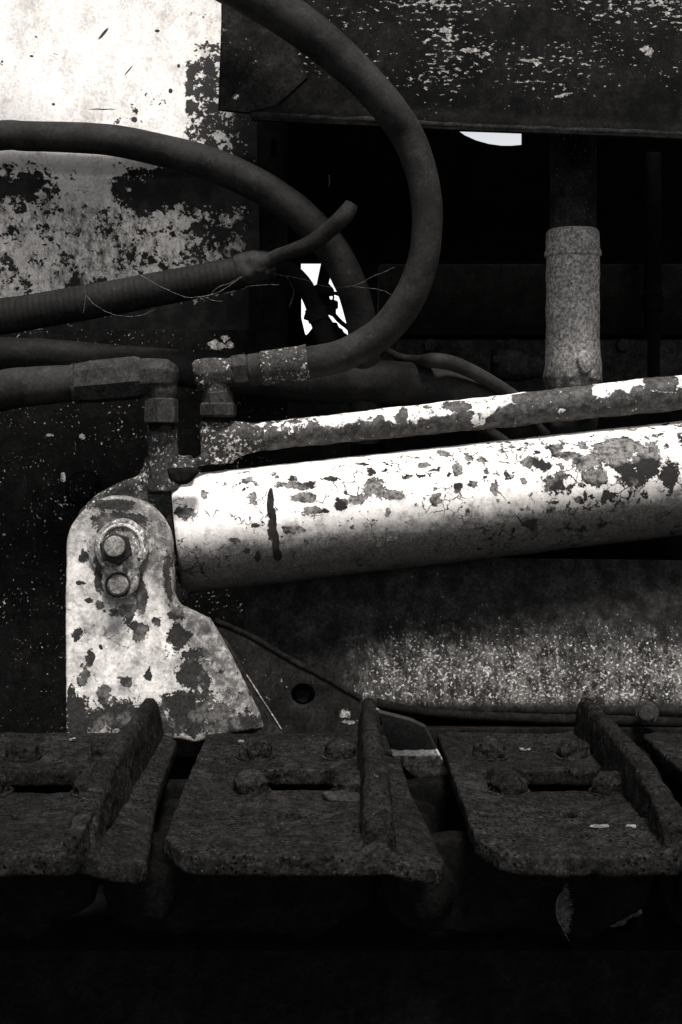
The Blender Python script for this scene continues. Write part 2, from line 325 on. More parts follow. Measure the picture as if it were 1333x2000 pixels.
def mat_castpipe():
    m = Mat('speckled_scaly_pipe_iron', 0.85, 0.2); v = m.pos(); x, y, z = m.sep(v)
    g = m.noise(v, 18, 6, 0.7); f = m.noise(v, 170, 5, 0.75)
    hgt = m.mr(z, PZ(470, 2.4), PZ(560, 2.4))
    base = m.mix(m.mr(f, 0.36, 0.66), wc(0.09), wc(0.42))
    base = m.mix(m.mr(g, 0.46, 0.62), base, m.mix(m.mr(f, 0.4, 0.62), wc(0.16), wc(0.46)))
    foot = m.ma('MULTIPLY', m.mr(z, PZ(690, 2.4), PZ(735, 2.4)), m.mr(m.noise(v, 50, 5, 0.7), 0.3, 0.55))
    base = m.mix(m.ma('MULTIPLY', foot, 0.85), base, wc(0.04))
    return m.done(base, m.ma('ADD', f, g), 0.0016, 0.6, grit=0.30)

# ------------------------------------------------------------------ geometry kit
def tag(o, label=None, cat=None, group=None, kind=None):
    if label: o['label'] = label
    if cat: o['category'] = cat
    if group: o['group'] = group
    if kind: o['kind'] = kind
    return o
def thing(name, loc, label, cat, group=None):
    o = bpy.data.objects.new(name, None); col.objects.link(o); o.location = loc; o.empty_display_size = 0.03
    return tag(o, label, cat, group)
def link(name, me, mat, parent=None, origin=None, smooth=True, angle=35):
    """me holds world coordinates; moved so that the object's origin sits at `origin`"""
    if origin is None:
        origin = parent_world(parent) if parent else Vector((0, 0, 0))
    origin = Vector(origin)
    me.transform(Matrix.Translation(-origin))
    if smooth:
        for p in me.polygons: p.use_smooth = True
        me.set_sharp_from_angle(angle=R(angle))
    me.materials.clear(); me.materials.append(mat)
    o = bpy.data.objects.new(name, me); col.objects.link(o)
    if parent:
        o.parent = parent; o.location = origin - parent_world(parent)
    else: o.location = origin
    return o
def parent_world(p):
    v = Vector((0, 0, 0))
    while p: v += p.location; p = p.parent
    return v
def bm_mesh(bm, name='m'):
    bmesh.ops.recalc_face_normals(bm, faces=bm.faces[:])
    me = bpy.data.meshes.new(name); bm.to_mesh(me); bm.free(); return me
def catmull(pts, seg):
    out = []; n = len(pts)
    for i in range(n - 1):
        p0 = pts[max(i - 1, 0)]; p1 = pts[i]; p2 = pts[i + 1]; p3 = pts[min(i + 2, n - 1)]
        for k in range(seg):
            t = k / seg
            out.append([0.5 * ((2 * b) + (-a + c) * t + (2 * a - 5 * b + 4 * c - d) * t * t + (-a + 3 * b - 3 * c + d) * t ** 3)
                        for a, b, c, d in zip(p0, p1, p2, p3)])
    out.append(list(pts[-1])); return out
def sweep(bm, path, n=32, phase=0.0, jitter=0.0, seed=0, ribs=None):
    """path: list of (x,y,z,r); closed tube with caps"""
    pts = [Vector(p[:3]) for p in path]; rr = [p[3] for p in path]
    rings = []; nrm = None; s = 0.0
    for i, p in enumerate(pts):
        a = pts[max(i - 1, 0)]; b = pts[min(i + 1, len(pts) - 1)]
        t = (b - a)
        if t.length < 1e-9: t = pts[-1] - pts[0]
        t.normalize()
        if nrm is None:
            up = Vector((0, 0, 1)) if abs(t.z) < 0.9 else Vector((0, 1, 0))
            nrm = (up - t * up.dot(t)).normalized()
        else: nrm = (nrm - t * nrm.dot(t)).normalized()
        bi = t.cross(nrm)
        if i: s += (p - pts[i - 1]).length
        r = rr[i]
        if ribs: r *= 1 + ribs[1] * math.sin(2 * math.pi * s / ribs[0])
        ring = []
        for k in range(n):
            an = 2 * math.pi * k / n + phase
            d = nrm * math.cos(an) + bi * math.sin(an)
            q = p + d * r
            if jitter: q = p + d * (r + jitter * mn.noise(q * 30 + Vector((seed, 0, 0))) + jitter * 0.5 * mn.noise(q * 110))
            ring.append(bm.verts.new(q))
        rings.append(ring)
    for i in range(len(rings) - 1):
        A, B = rings[i], rings[i + 1]
        for k in range(n): bm.faces.new((A[k], A[(k + 1) % n], B[(k + 1) % n], B[k]))
    bm.faces.new(rings[0][::-1]); bm.faces.new(rings[-1])
    return bm
def pxpath(pts, seg=14):
    """pts: (px, py, Y, width_px) -> smooth path in metres"""
    w = [(*P(a, b, Y), c * 0.5 * Y / F) for a, b, Y, c in pts]
    return catmull(w, seg)
def straight(pts):
    return [(*P(a, b, Y), c * 0.5 * Y / F) for a, b, Y, c in pts]
def tube(name, pts, mat, parent=None, seg=14, n=36, jitter=0.0006, ribs=None, smooth_path=True, phase=0.0, angle=35):
    bm = bmesh.new(); sweep(bm, pxpath(pts, seg) if smooth_path else straight(pts), n, phase, jitter, len(name), ribs)
    return link(name, bm_mesh(bm, name), mat, parent, angle=angle)
def turned(name, a, b, prof, mat, parent=None, n=40, phase=0.0, jitter=0.0, angle=30):
    """solid of revolution (or prism for small n) from world point a to b; prof = (t, radius in m)"""
    a = Vector(a); b = Vector(b); bm = bmesh.new()
    sweep(bm, [(*(a.lerp(b, t)), r) for t, r in prof], n, phase, jitter)
    return link(name, bm_mesh(bm, name), mat, parent, angle=angle)
def box(bm, c, s, rot=None):
    r = bmesh.ops.create_cube(bm, size=1.0)
    M = Matrix.Translation(Vector(c)) @ (rot.to_4x4() if rot else Matrix.Identity(4)) @ Matrix.Diagonal((*s, 1))
    bmesh.ops.transform(bm, matrix=M, verts=r['verts']); return r['verts']
def bevel_all(bm, w, seg=2):
    bmesh.ops.bevel(bm, geom=bm.edges[:], offset=w, segments=seg, affect='EDGES', profile=0.6)
def shape_mesh(loops, thick, bevel=0.0, res=2):
    """filled 2D outline (first loop outer, others holes), in local XY, thickness along Z centred on 0"""
    cu = bpy.data.curves.new('c', 'CURVE'); cu.dimensions = '2D'; cu.fill_mode = 'BOTH'
    cu.extrude = max(thick / 2 - bevel, 1e-5); cu.bevel_depth = bevel; cu.bevel_resolution = res
    for lp in loops:
        sp = cu.splines.new('POLY'); sp.points.add(len(lp) - 1)
        for i, (x, y) in enumerate(lp): sp.points[i].co = (x, y, 0, 1)
        sp.use_cyclic_u = True
    o = bpy.data.objects.new('c', cu); col.objects.link(o)
    dg = bpy.context.evaluated_depsgraph_get(); me = bpy.data.meshes.new_from_object(o.evaluated_get(dg))
    bpy.data.objects.remove(o); bpy.data.curves.remove(cu)
    bm = bmesh.new(); bm.from_mesh(me); bmesh.ops.remove_doubles(bm, verts=bm.verts[:], dist=1e-6)
    bpy.data.meshes.remove(me); return bm
TOXZ = Matrix(((1, 0, 0, 0), (0, 0, -1, 0), (0, 1, 0, 0), (0, 0, 0, 1)))   # local (x,y,z) -> (x,-z,y)
def plate_px(loops, Y, thick, bevel=0.002, mat=None, name='plate', parent=None, raw=False):
    """outline given in photo pixels for a front face at depth Y"""
    lps = [[(PX(a, Y), PZ(b, Y)) for a, b in lp] for lp in loops]
    bm = shape_mesh(lps, thick, bevel); bm.transform(Matrix.Translation((0, Y + thick / 2, 0)) @ TOXZ)
    if raw: return bm
    return link(name, bm_mesh(bm, name), mat, parent)
def circ(cx, cy, rx, ry=None, n=28, a0=0, a1=360):
    ry = ry or rx; full = abs(a1 - a0) >= 360
    return [(cx + rx * math.cos(R(a0 + (a1 - a0) * i / (n if full else n - 1))), cy + ry * math.sin(R(a0 + (a1 - a0) * i / (n if full else n - 1)))) for i in range(n)]
def merge(bms):
    out = bmesh.new()
    for b in bms:
        me = bpy.data.meshes.new('t'); b.to_mesh(me); b.free(); out.from_mesh(me); bpy.data.meshes.remove(me)
    return out
def fuse(bms, voxel, disp=None, smooth=2):
    """one continuous casting: union of closed shells by voxel remesh, smoothed, then displaced by disp(co)->offset along normal"""
    bm = merge(bms); bmesh.ops.recalc_face_normals(bm, faces=bm.faces[:])
    me = bpy.data.meshes.new('f'); bm.to_mesh(me); bm.free()
    o = bpy.data.objects.new('f', me); col.objects.link(o)
    r = o.modifiers.new('r', 'REMESH'); r.mode = 'VOXEL'; r.voxel_size = voxel
    if smooth:
        s = o.modifiers.new('s', 'SMOOTH'); s.iterations = smooth; s.factor = 0.5
    dg = bpy.context.evaluated_depsgraph_get(); out = bpy.data.meshes.new_from_object(o.evaluated_get(dg))
    bpy.data.objects.remove(o); bpy.data.meshes.remove(me)
    if disp:
        ns = [v.normal.copy() for v in out.vertices]
        for v, nn in zip(out.vertices, ns): v.co = v.co + nn * disp(v.co)
    return out
def lump(a1, s1, a2=0, s2=1, seed=0):
    o = Vector((seed * 3.7, seed * 1.3, seed * 5.1))
    return lambda c: a1 * mn.noise(c * s1 + o) + (a2 * mn.noise(c * s2 + o) if a2 else 0)
def hexbolt(name, c, axis, r, h, mat, parent, washer=None, n=6, dome=0.25, phase=0.3, jit=0.0):
    c = Vector(c); ax = Vector(axis).normalized()
    o = turned(name, c, c + ax * h, [(0, r), (0.75, r), (0.92, r * 0.93), (1.0, r * (1 - dome))], mat, parent, n=n, phase=phase, angle=25, jitter=jit)
    if washer:
        turned('washer', c - ax * 0.001, c + ax * washer[1], [(0, washer[0]), (0.7, washer[0]), (1, washer[0] * 0.93)], mat, o, n=32)
    return o

# axis of the small painted pipe
YP = 2.20
_a = P(480, 856, YP); _b = P(1276, 772, 2.26)
SL_PIPE = (_b.z - _a.z) / (_b.x - _a.x); Z0_PIPE = _a.z - SL_PIPE * _a.x + 0.004

M_BARREL = mat_barrel(); M_BRACKET = mat_bracket(); M_PANEL = mat_panel(); M_PIPE = mat_pipe()
M_RUBBER = mat_rubber(); M_RUBBER_D = mat_rubber('dark_rubber', 0.006, 0.012)
M_FIT = mat_fitting('painted_over_steel_fitting', 0.012, 0.05, 0.5, 0.03)
M_FIT_BARE = mat_fitting('oily_steel_fitting', 0.010, 0.034, 0.3, -0.10)
M_FIT_WHITE = mat_fitting('steel_with_much_white_paint', 0.014, 0.06, 0.65, 0.08)
M_RUST = mat_rust()
M_BLACK = mat_plain('sooty_black_steel', 0.002, 0.005)
M_DARK = mat_plain('dark_weathered_steel', 0.004, 0.010)
M_DIM = mat_plain('dull_grey_brown_steel', 0.012, 0.026)
M_CAST = mat_castpipe()
M_LOWER = mat_flecks('black_plate_with_paint_specks', 0.055, 150, base=0.003, flk=0.6, big=0.20, bc=0.009,
                     extra=([(418, 670, 13, 7), (438, 660, 8, 7), (446, 675, 9, 6), (430, 676, 16, 5), (118, 932, 6, 8), (157, 852, 5, 5), (95, 850, 8, 3)], 2.5))
M_TOP = mat_flecks('black_plate_with_streaky_paint', 0.048, 120, stretch=(0.6, 1, 1.4), base=0.003, flk=0.42, big=0.26, bc=0.012,
                   zlo=PZ(262, 2.2), zhi=PZ(120, 2.2), extra=([(868, 58, 7, 6), (876, 70, 5, 12), (1036, 118, 16, 4), (1050, 124, 9, 5), (920, 98, 20, 4), (945, 106, 12, 5), (1100, 186, 20, 2), (500, 90, 3, 26), (1258, 96, 7, 6), (1270, 106, 6, 8)], 2.2))
M_FRAME = mat_flecks('frame_plate_with_dense_paint_specks', 0.095, 220, base=0.008, flk=0.30, big=0.12, bc=0.03,
                     zlo=PZ(1150, 2.25), zhi=PZ(1320, 2.25), xr=(PX(640, 2.25), PX(780, 2.25)), extra=([(935, 1195, 7, 9), (937, 1218, 9, 9), (1176, 1206, 2, 9), (1170, 1224, 2, 10), (1162, 1243, 2, 11), (1153, 1262, 2, 11), (1144, 1283, 2.5, 12), (1138, 1304, 2, 8), (990, 1262, 2, 12), (778, 1268, 2, 24)], 2.25), mid=True)

# ------------------------------------------------------------------ ground
bm = bmesh.new()
bmesh.ops.create_grid(bm, x_segments=40, y_segments=40, size=300)
for v in bm.verts: v.co.z = 0.0
g = link('ground', bm_mesh(bm), mat_plain('damp_dark_earth', 0.015, 0.035, 3, 0.95, 0.01), smooth=False)
tag(g, kind='structure')

# ------------------------------------------------------------------ engine bay: dark box open to the front, with openings through its rear wall
bay = thing('engine_housing', (0.2, 3.1, 0.3), 'dark steel engine housing with two openings showing bright sky', 'machine housing')
Y = 3.05
hole1 = [(588, 513), (660, 513), (690, 560), (712, 640), (700, 690), (618, 690), (604, 656), (597, 653), (588, 645)]
hole2 = [(880, 225), (1021, 225), (1021, 282.5), (1000, 284.5), (980, 284.5), (955, 281), (930, 274), (908, 264), (897, 256)]
plate_px([[(-1100, -1500), (2900, -1500), (2900, 1700), (-1100, 1700)], hole1[::-1], hole2[::-1]], Y, 0.02, 0.0, M_BLACK, 'rear_wall', bay)
bm = bmesh.new()
box(bm, (0.2, 2.76, CAMZ + 1.30), (4.6, 0.56, 0.02)); link('roof', bm_mesh(bm), M_BLACK, bay)
bm = bmesh.new(); box(bm, (1.17, 2.36, CAMZ + 1.0), (2.54, 0.29, 0.02)); link('leak_cover', bm_mesh(bm), M_BLACK, bay)  # unseen cover added to stop light leaking into the bay
bm = bmesh.new(); box(bm, (2.45, 2.62, 0.9), (0.02, 0.83, 2.6)); link('side_wall', bm_mesh(bm), M_BLACK, bay)
bm = bmesh.new(); box(bm, (-2.05, 2.62, 0.9), (0.02, 0.83, 2.6)); link('side_wall', bm_mesh(bm), M_BLACK, bay)
# sump / crank case behind the pipe, with its flange line and bolts
blk = thing('engine_block', P(1000, 900, 2.9), 'dim engine block with a bolted flange behind the grey pipe', 'engine')
bm = bmesh.new(); box(bm, P(1060, 590, 2.88), (0.74, 0.10, 0.16)); bevel_all(bm, 0.008); link('crankcase', bm_mesh(bm), M_BLACK, blk)
bm = bmesh.new(); box(bm, P(1060, 720, 2.82), (0.80, 0.16, 0.115)); bevel_all(bm, 0.006); link('flange', bm_mesh(bm), M_DIM, blk)
for px in (840, 1000, 1215):
    hexbolt('bolt', P(px, 675, 2.74), (0, -1, 0), 0.016, 0.02, M_DIM, blk)
bm = bmesh.new(); box(bm, P(1060, 880, 2.86), (0.80, 0.1, 0.25)); bevel_all(bm, 0.006); link('sump', bm_mesh(bm), M_DARK, blk)
# hidden stuff between the pipe and the barrel
stp = thing('support_strap', P(640, 900, 2.6), 'dull upright steel strap behind the painted pipe', 'strap')
bm = bmesh.new(); box(bm, P(648, 880, 2.62), (0.078, 0.02, 0.34)); bevel_all(bm, 0.003); link('strap_bar', bm_mesh(bm), M_DIM, stp)
stp = thing('frame_rib', P(900, 900, 2.6), 'wide dim frame rib beneath the painted pipe', 'frame rib')
bm = bmesh.new(); box(bm, P(800, 890, 2.66), (0.10, 0.02, 0.24)); bevel_all(bm, 0.003); link('rib_bar', bm_mesh(bm), M_DARK, stp)

# ------------------------------------------------------------------ left side panel (upper, white) : profile swept along X
Y0 = 2.45
prof = []   # (py, dY)
for py in range(-420, 741, 5):
    if py <= 300: d = -0.10 + (300 - py) * 0.00018 * 0.6
    elif py <= 345: t = (py - 300) / 45; d = -0.10 + 0.032 * (t * t * (3 - 2 * t))
    else: d = -0.068 + (py - 345) * 0.00098 * 0.36
    prof.append((PZ(py, Y0), Y0 + d + 0.06))
bm = bmesh.new(); xs = [PX(-520, Y0) + (PX(505, Y0) - PX(-520, Y0)) * i / 90 for i in range(91)]
grid = []
for (z, y) in prof:
    row = []
    for x in xs:
        dz = 0.010 * math.exp(-((z - PZ(320, Y0)) / 0.05) ** 2) * math.sin(x * 5)
        row.append(bm.verts.new((x, y + 0.0035 * mn.noise(Vector((x * 6, 0, z * 6))), z + dz)))
    grid.append(row)
for i in range(len(grid) - 1):
    for k in range(90): bm.faces.new((grid[i][k], grid[i][k + 1], grid[i + 1][k + 1], grid[i + 1][k]))
bmesh.ops.recalc_face_normals(bm, faces=bm.faces[:])
bmesh.ops.solidify(bm, geom=bm.faces[:], thickness=0.004)
pan = link('side_panel', bm_mesh(bm), M_PANEL, None, P(250, 400, Y0), angle=60)
tag(pan, 'large white painted side panel, peeling to black along its right edge', 'body panel')

# narrow black upright with slotted hole at the panel's right edge
up = thing('slotted_upright', P(530, 700, 2.5), 'narrow black upright steel strip with a slotted hole', 'steel strip')
slot = circ(535, 300, 8, 10, 12, 0, 180) + circ(535, 282, 8, 10, 12, 180, 360)
plate_px([[(488, 150), (560, 150), (560, 740), (488, 740)], slot[::-1]], 2.49, 0.012, 0.002, M_DARK, 'strip', up)

# lower black plate with paint specks
lp = thing('lower_side_plate', P(200, 1400, 2.5), 'black lower side plate freckled with white paint specks', 'steel plate')
plate_px([[(-520, 645), (560, 645), (560, 1560), (-520, 1560)]], 2.52, 0.012, 0.001, M_LOWER, 'plate', lp)
hb = turned('bolt_head', P(165, 955, 2.52), P(165, 955, 2.47), [(0, 0.031), (0.5, 0.031), (0.8, 0.027), (1, 0.016)], M_LOWER, lp, n=24)
turned('washer', P(165, 955, 2.521), P(165, 955, 2.508), [(0, 0.037), (1, 0.036)], M_BLACK, hb, n=32)

# ------------------------------------------------------------------ top right dark panel with lip and corner plate
tp = thing('fender_panel', P(850, 230, 2.2), 'black fender panel across the top, streaked with leftover white paint', 'body panel')
Yt = 2.2
bot = [(428, 213), (487, 219), (492, 232), (620, 240), (760, 246), (900, 253), (1100, 260), (1276, 267), (1500, 279)]
plate_px([[(434, -420), (434, 40), (428, 213)] + bot[1:] + [(2300, 310), (2300, -420)],
          circ(460, 187, 8.5, 9)[::-1]], Yt, 0.010, 0.0015, M_TOP, 'panel', tp)
bm = bmesh.new()
sweep(bm, catmull([(*P(a, b - 8, Yt + 0.006), 0.0070) for a, b in [(492, 232), (620, 239), (760, 245), (900, 254), (1100, 262), (1276, 268), (1500, 280), (2300, 308)]], 10), 16, 0, 0.0016, 3)
link('lip', bm_mesh(bm), M_DIM, tp)
# return flange going back under the panel
bm = bmesh.new(); vv = []
for a, b in [(495, 220), (760, 232), (1100, 248), (1500, 266), (2300, 294)]:
    vv.append([bm.verts.new(P(a, b, Yt + 0.008)), bm.verts.new(P(a, b, Yt + 0.008) + Vector((0, 0.09, 0.012)))])
for i in range(4): bm.faces.new((vv[i][0], vv[i][1], vv[i + 1][1], vv[i + 1][0]))
bmesh.ops.solidify(bm, geom=bm.faces[:], thickness=0.004)
link('return_flange', bm_mesh(bm), M_BLACK, tp)
plate_px([[(434, -420), (436, 40), (431, 214), (484, 218), (540, 205), (600, 150), (560, 60), (520, -60), (520, -420)], circ(460, 187, 8.2, 8.7)[::-1]], Yt - 0.003, 0.0025, 0.001, mat_flecks('dull_corner_plate_paint', 0.0, 130, base=0.008, flk=0.3, big=0.2, bc=0.022), 'corner_plate', tp)

# ------------------------------------------------------------------ hydraulic cylinder
cy = thing('hydraulic_cylinder', P(240, 1075, 2.2), 'fat white hydraulic cylinder with flaking cracked paint', 'hydraulic cylinder')
a = P(347, 1045, 2.2); b = P(1276, 940, 2.28); dirv = (b - a); L = dirv.length; far = a + dirv * 1.9
ra = 116 * 2.2 / F; rb = 111 * 2.28 / F
N = 150; path = []
path.append((*a, ra * 0.80)); 
for t, k in ((0.0006, 0.965), (0.004, 0.99), (0.009, 1.0)): path.append((*(a + dirv * t), ra * k))
for i in range(1, N + 1):
    t = 0.009 + (1.9 - 0.009) * i / N; path.append((*(a + dirv * t), ra + (rb - ra) * min(t, 1)))
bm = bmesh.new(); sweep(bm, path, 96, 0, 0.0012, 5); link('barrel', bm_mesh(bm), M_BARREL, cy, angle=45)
# cast end: eye + port neck + bridge to the second port, one casting
YE = 2.2
eye = plate_px([[(150, 1040), (165, 1005), (195, 978), (235, 956), (270, 944), (288, 930), (293, 905), (352, 905), (352, 925), (352, 1165), (330, 1180), (240, 1190), (160, 1130)]], YE - 0.05, 0.10, 0.012, raw=True)
neck = bmesh.new(); sweep(neck, straight([(322, 960, 2.15, 66), (320, 925, 2.15, 60), (320, 900, 2.15, 57), (318, 870, 2.15, 59), (317, 838, 2.15, 61), (317, 834, 2.15, 54)]), 28)
bridge = bmesh.new(); sweep(bridge, pxpath([(335, 905, 2.15, 24), (370, 906, 2.15, 18), (400, 898, 2.18, 24), (420, 880, 2.20, 40)]), 16)
flange_ = bmesh.new(); box(flange_, P(352, 920, 2.16), (0.055, 0.06, 0.014)); 
me = fuse([eye, neck, bridge, flange_], 0.0028, lump(0.0022, 28, 0.0008, 120), 4)
link('end_casting', me, M_FIT, cy, angle=80)
# drip of old paint where casting meets barrel
me = fuse([plate_px([[(334, 922), (366, 920), (378, 923), (372, 930), (362, 938), (350, 939), (338, 934)]], 2.075, 0.03, 0.006, raw=True)], 0.0025, lump(0.002, 60), 2)
link('weld_bead', me, M_DARK, cy, angle=80)

# ------------------------------------------------------------------ painted pipe with its tee block
pp = thing('painted_pipe', P(480, 856, YP), 'slim pipe above the cylinder, white paint flaking off rust', 'hydraulic pipe')
path = [(*_a.lerp(_b, t), (27 + 8 * min(t, 1.0)) * 2.22 / F) for t in [i / 120 * 1.6 for i in range(121)]]
bm = bmesh.new(); sweep(bm, path, 48, 0, 0.0022, 9); link('tube', bm_mesh(bm), M_PIPE, pp, angle=60)
tee1 = bmesh.new(); sweep(tee1, straight([(426, 905, 2.20, 62), (425, 880, 2.20, 66), (424, 850, 2.20, 64), (422, 824, 2.20, 60), (422, 819, 2.20, 48)]), 28)
tee2 = bmesh.new(); sweep(tee2, straight([(420, 868, 2.20, 70), (455, 860, 2.20, 74), (478, 856, 2.20, 66), (520, 852, 2.20, 53)]), 28)
me = fuse([tee1, tee2], 0.0026, lump(0.0028, 30, 0.001, 120, 2), 4)
link('tee_block', me, M_FIT_WHITE, pp, angle=80)

# ------------------------------------------------------------------ mounting bracket
br = thing('mounting_bracket', P(240, 1430, 2.05), 'white mounting bracket with round top, flaking paint and a bolted pin', 'bracket')
YB = 2.05
arc = circ(232, 1073, 98, 98, 30, 180, 360)
out = [(134, 1440), (134, 1073)] + arc[1:-1] + [(330, 1073), (334, 1165), (345, 1190), (372, 1202), (402, 1218), (450, 1310), (500, 1412), (508, 1432), (420, 1438), (380, 1450), (350, 1440)]
f = plate_px([out], YB, 0.034, 0.005, raw=True)
rim = bmesh.new(); sweep(rim, [(*P(232, 1073, YB + .004), 60 * YB / F), (*(P(232, 1073, YB) - Vector((0, 0.003, 0))), 57 * YB / F)], 48)
me = fuse([f, rim], 0.0032, lump(0.0016, 22, 0.0006, 110, 4), 2)
X0 = PX(335, YB)
for v in me.vertices:
    if v.co.x > X0 and v.co.z < PZ(1170, YB): v.co.y += 0.35 * (v.co.x - X0) * min(1, (PZ(1170, YB) - v.co.z) / 0.06)
link('front_plate', me, M_BRACKET, br, angle=80)
# sloping edge flange that runs back from the bracket's right side
bm = bmesh.new()
e = [P(352, 1196, YB + .008), P(405, 1222, YB + 0.022), P(452, 1312, YB + 0.030), P(503, 1420, YB + 0.045), P(520, 1500, YB + 0.05)]
v0 = [bm.verts.new(p) for p in e]; v1 = [bm.verts.new(p + Vector((0.042, 0.10, 0.0))) for p in e]
for i in range(4): bm.faces.new((v0[i], v0[i + 1], v1[i + 1], v1[i]))
bmesh.ops.solidify(bm, geom=bm.faces[:], thickness=0.012)
me = fuse([bm], 0.003, lump(0.0015, 30, 0.0006, 110), 2); link('edge_flange', me, M_DARK, br, angle=80)
bm = plate_px([out[:1] + out[1:-10] + [(334, 1165), (345, 1190), (380, 1500)]], YB + 0.24, 0.034, 0.004, raw=True)
link('rear_plate', bm_mesh(bm), M_DARK, br)
turned('pin', P(232, 1073, YB + 0.01), P(232, 1073, YB) + Vector((0, 0.27, 0)), [(0, 0.036), (1, 0.036)], M_DARK, br)
# keeper plate (keyhole outline), with raised rim, bolts
kp = [(px, py) for px, py in circ(237, 1070, 49, 50, 30, 140, 400)]
kp = circ(237, 1069, 48, 50, 34, 128, 412) 
tail = circ(234, 1140, 30, 26, 18, 0, 180)
ko = [p for p in kp] + [(266, 1125)] + tail + [(204, 1125)]
me = fuse([plate_px([ko], YB - 0.016, 0.018, 0.004, raw=True)], 0.0018, lump(0.0016, 45, 0.0006, 140, 8), 3)
kpo = link('keeper_plate', me, M_FIT_WHITE if False else mat_fitting('keeper_plate_worn_paint', 0.05, 0.34, 0.75, 0.07), br, angle=80)
ring = bmesh.new()
sweep(ring, [(*P(237 + 41 * math.cos(t), 1068 + 42 * math.sin(t), YB - 0.016), 0.0035) for t in [R(i) for i in range(150, 391, 8)]], 10, 0, 0.001)
link('raised_rim', bm_mesh(ring), mat_fitting('rim_paint', 0.16, 0.6, 0.8, 0.1), kpo)
fw = Vector((0, -1, 0))
bolt_m = mat_fitting('rusty_bolt', 0.010, 0.04, 0.5, -0.1); head_m = mat_fitting('worn_bolt_head', 0.09, 0.26, 0.6, -0.05)
bs = turned('bolt', P(227, 1072, YB - 0.016), P(227, 1072, YB - 0.036), [(0, 0.027), (0.85, 0.027), (1, 0.0245)], bolt_m, br, n=6, phase=0.2, jitter=0.0003, angle=25)
turned('bolt_head', P(225, 1069, YB - 0.03), P(224, 1067, YB - 0.056), [(0, 0.0165), (0.85, 0.0165), (0.96, 0.0155), (1, 0.0135)], head_m, bs, n=28, jitter=0.0008)
b2 = turned('bolt', P(231, 1142, YB - 0.016), P(231, 1142, YB - 0.020), [(0, 0.0205), (0.8, 0.0205), (1, 0.019)], bolt_m, br, n=32, jitter=0.0006)
turned('bolt_head', P(231, 1143, YB - 0.019), P(231, 1143, YB - 0.036), [(0, 0.0165), (0.75, 0.0165), (1, 0.0135)], head_m, b2, n=32, jitter=0.001)

# ------------------------------------------------------------------ left hose with crimp, elbow and nuts (runs down to the cylinder port)
h4 = thing('port_hose', P(317, 830, 2.13), 'short thick hose with hexagonal crimp elbowing down into the left port', 'hydraulic hose')
YH = 2.13
tube('hose_body', [(-420, 860, 2.2, 84), (-150, 800, 2.16, 82), (0, 764, YH, 80), (60, 755, YH, 78), (155, 748, YH, 72)], M_RUBBER, h4)
turned('crimp', P(140, 750, YH), P(278, 737, YH), [(0, 0.0305), (0.03, 0.0335), (0.14, 0.0335), (0.30, 0.036), (0.93, 0.0365), (1.0, 0.033)], M_FIT_BARE, h4, n=8, phase=0.2, jitter=0.001, angle=18)
turned('crimp_ring', P(144, 750, YH), P(152, 749, YH), [(0, 0.033), (1, 0.0345)], M_FIT_BARE, h4, n=32)
el1 = bmesh.new(); sweep(el1, straight([(270, 737, YH, 76), (300, 735, YH, 76), (328, 736, YH, 72), (342, 738, YH, 52), (347, 739, YH, 30)]), 8, 0.39)
el2 = bmesh.new(); sweep(el2, straight([(316, 735, YH, 60), (317, 765, YH, 58), (317, 782, YH, 48)]), 20)
me = fuse([el1, el2], 0.0017, lump(0.0009, 40, 0.0004, 140, 3), 1); link('elbow', me, M_FIT_BARE, h4, angle=80)
turned('nut', P(316, 777, YH), P(316, 826, YH), [(0, 0.0225), (0.07, 0.0285), (0.95, 0.0295), (1, 0.027)], M_FIT_BARE, h4, n=6, phase=0.1, jitter=0.001, angle=20)
turned('thread', P(316, 822, YH), P(317, 840, YH), [(0, 0.022), (1, 0.022)], M_BLACK, h4, n=24)

# ------------------------------------------------------------------ big looping hose
h1 = thing('looping_hose', P(422, 815, 2.19), 'thick rubber hose looping in a big arc from the top to the second port', 'hydraulic hose')
YL = 2.19
tube('hose_body', [(585, 711, YL, 62), (604, 708, YL, 64), (645, 701, YL, 63), (683, 688, YL, 63), (748, 648, YL, 64), (796, 587, YL - .01, 64), (824, 520, YL - .02, 61), (834, 450, YL - .03, 60),
                   (833, 386, YL - .04, 61), (817, 315, YL - .04, 63), (792, 258, YL - .04, 66), (755, 206, YL - .06, 68), (703, 148, YL - .07, 71), (617, 72, YL - .08, 80), (520, 5, YL - .08, 84), (400, -60, YL - .07, 84), (200, -180, YL - .05, 84), (-40, -420, YL - .05, 84)], M_RUBBER, h1, seg=12)
turned('ferrule', P(510, 720, YL), P(602, 708, YL), [(0, 0.0271), (0.04, 0.0297), (0.9, 0.0302), (0.97, 0.0318), (1.0, 0.0313)], M_FIT, h1, n=40, jitter=0.0009)
turned('collar', P(485, 723, YL), P(512, 720, YL), [(0, 0.0250), (0.12, 0.0273), (0.85, 0.0280), (1.0, 0.0250)], M_FIT_BARE, h1, n=40, jitter=0.0009)
turned('nut', P(455, 727, YL), P(489, 722, YL), [(0, 0.0266), (0.12, 0.0287), (0.85, 0.0287), (1.0, 0.0229)], M_FIT_BARE, h1, n=6, phase=0.25, jitter=0.0008, angle=20)
turned('sleeve', P(438, 729, YL), P(457, 726, YL), [(0, 0.0235), (0.1, 0.0245), (1.0, 0.0245)], M_FIT, h1, n=32, jitter=0.0008)
el1 = bmesh.new(); sweep(el1, straight([(381, 734, YL, 52), (386, 733, YL, 64), (400, 732, YL, 68), (442, 729, YL, 62)]), 10, 0.3)
el2 = bmesh.new(); sweep(el2, straight([(420, 733, YL, 56), (424, 768, YL, 50)]), 20)
me = fuse([el1, el2], 0.0017, lump(0.0010, 40, 0.0005, 140, 6), 1); link('elbow', me, M_FIT, h1, angle=80)
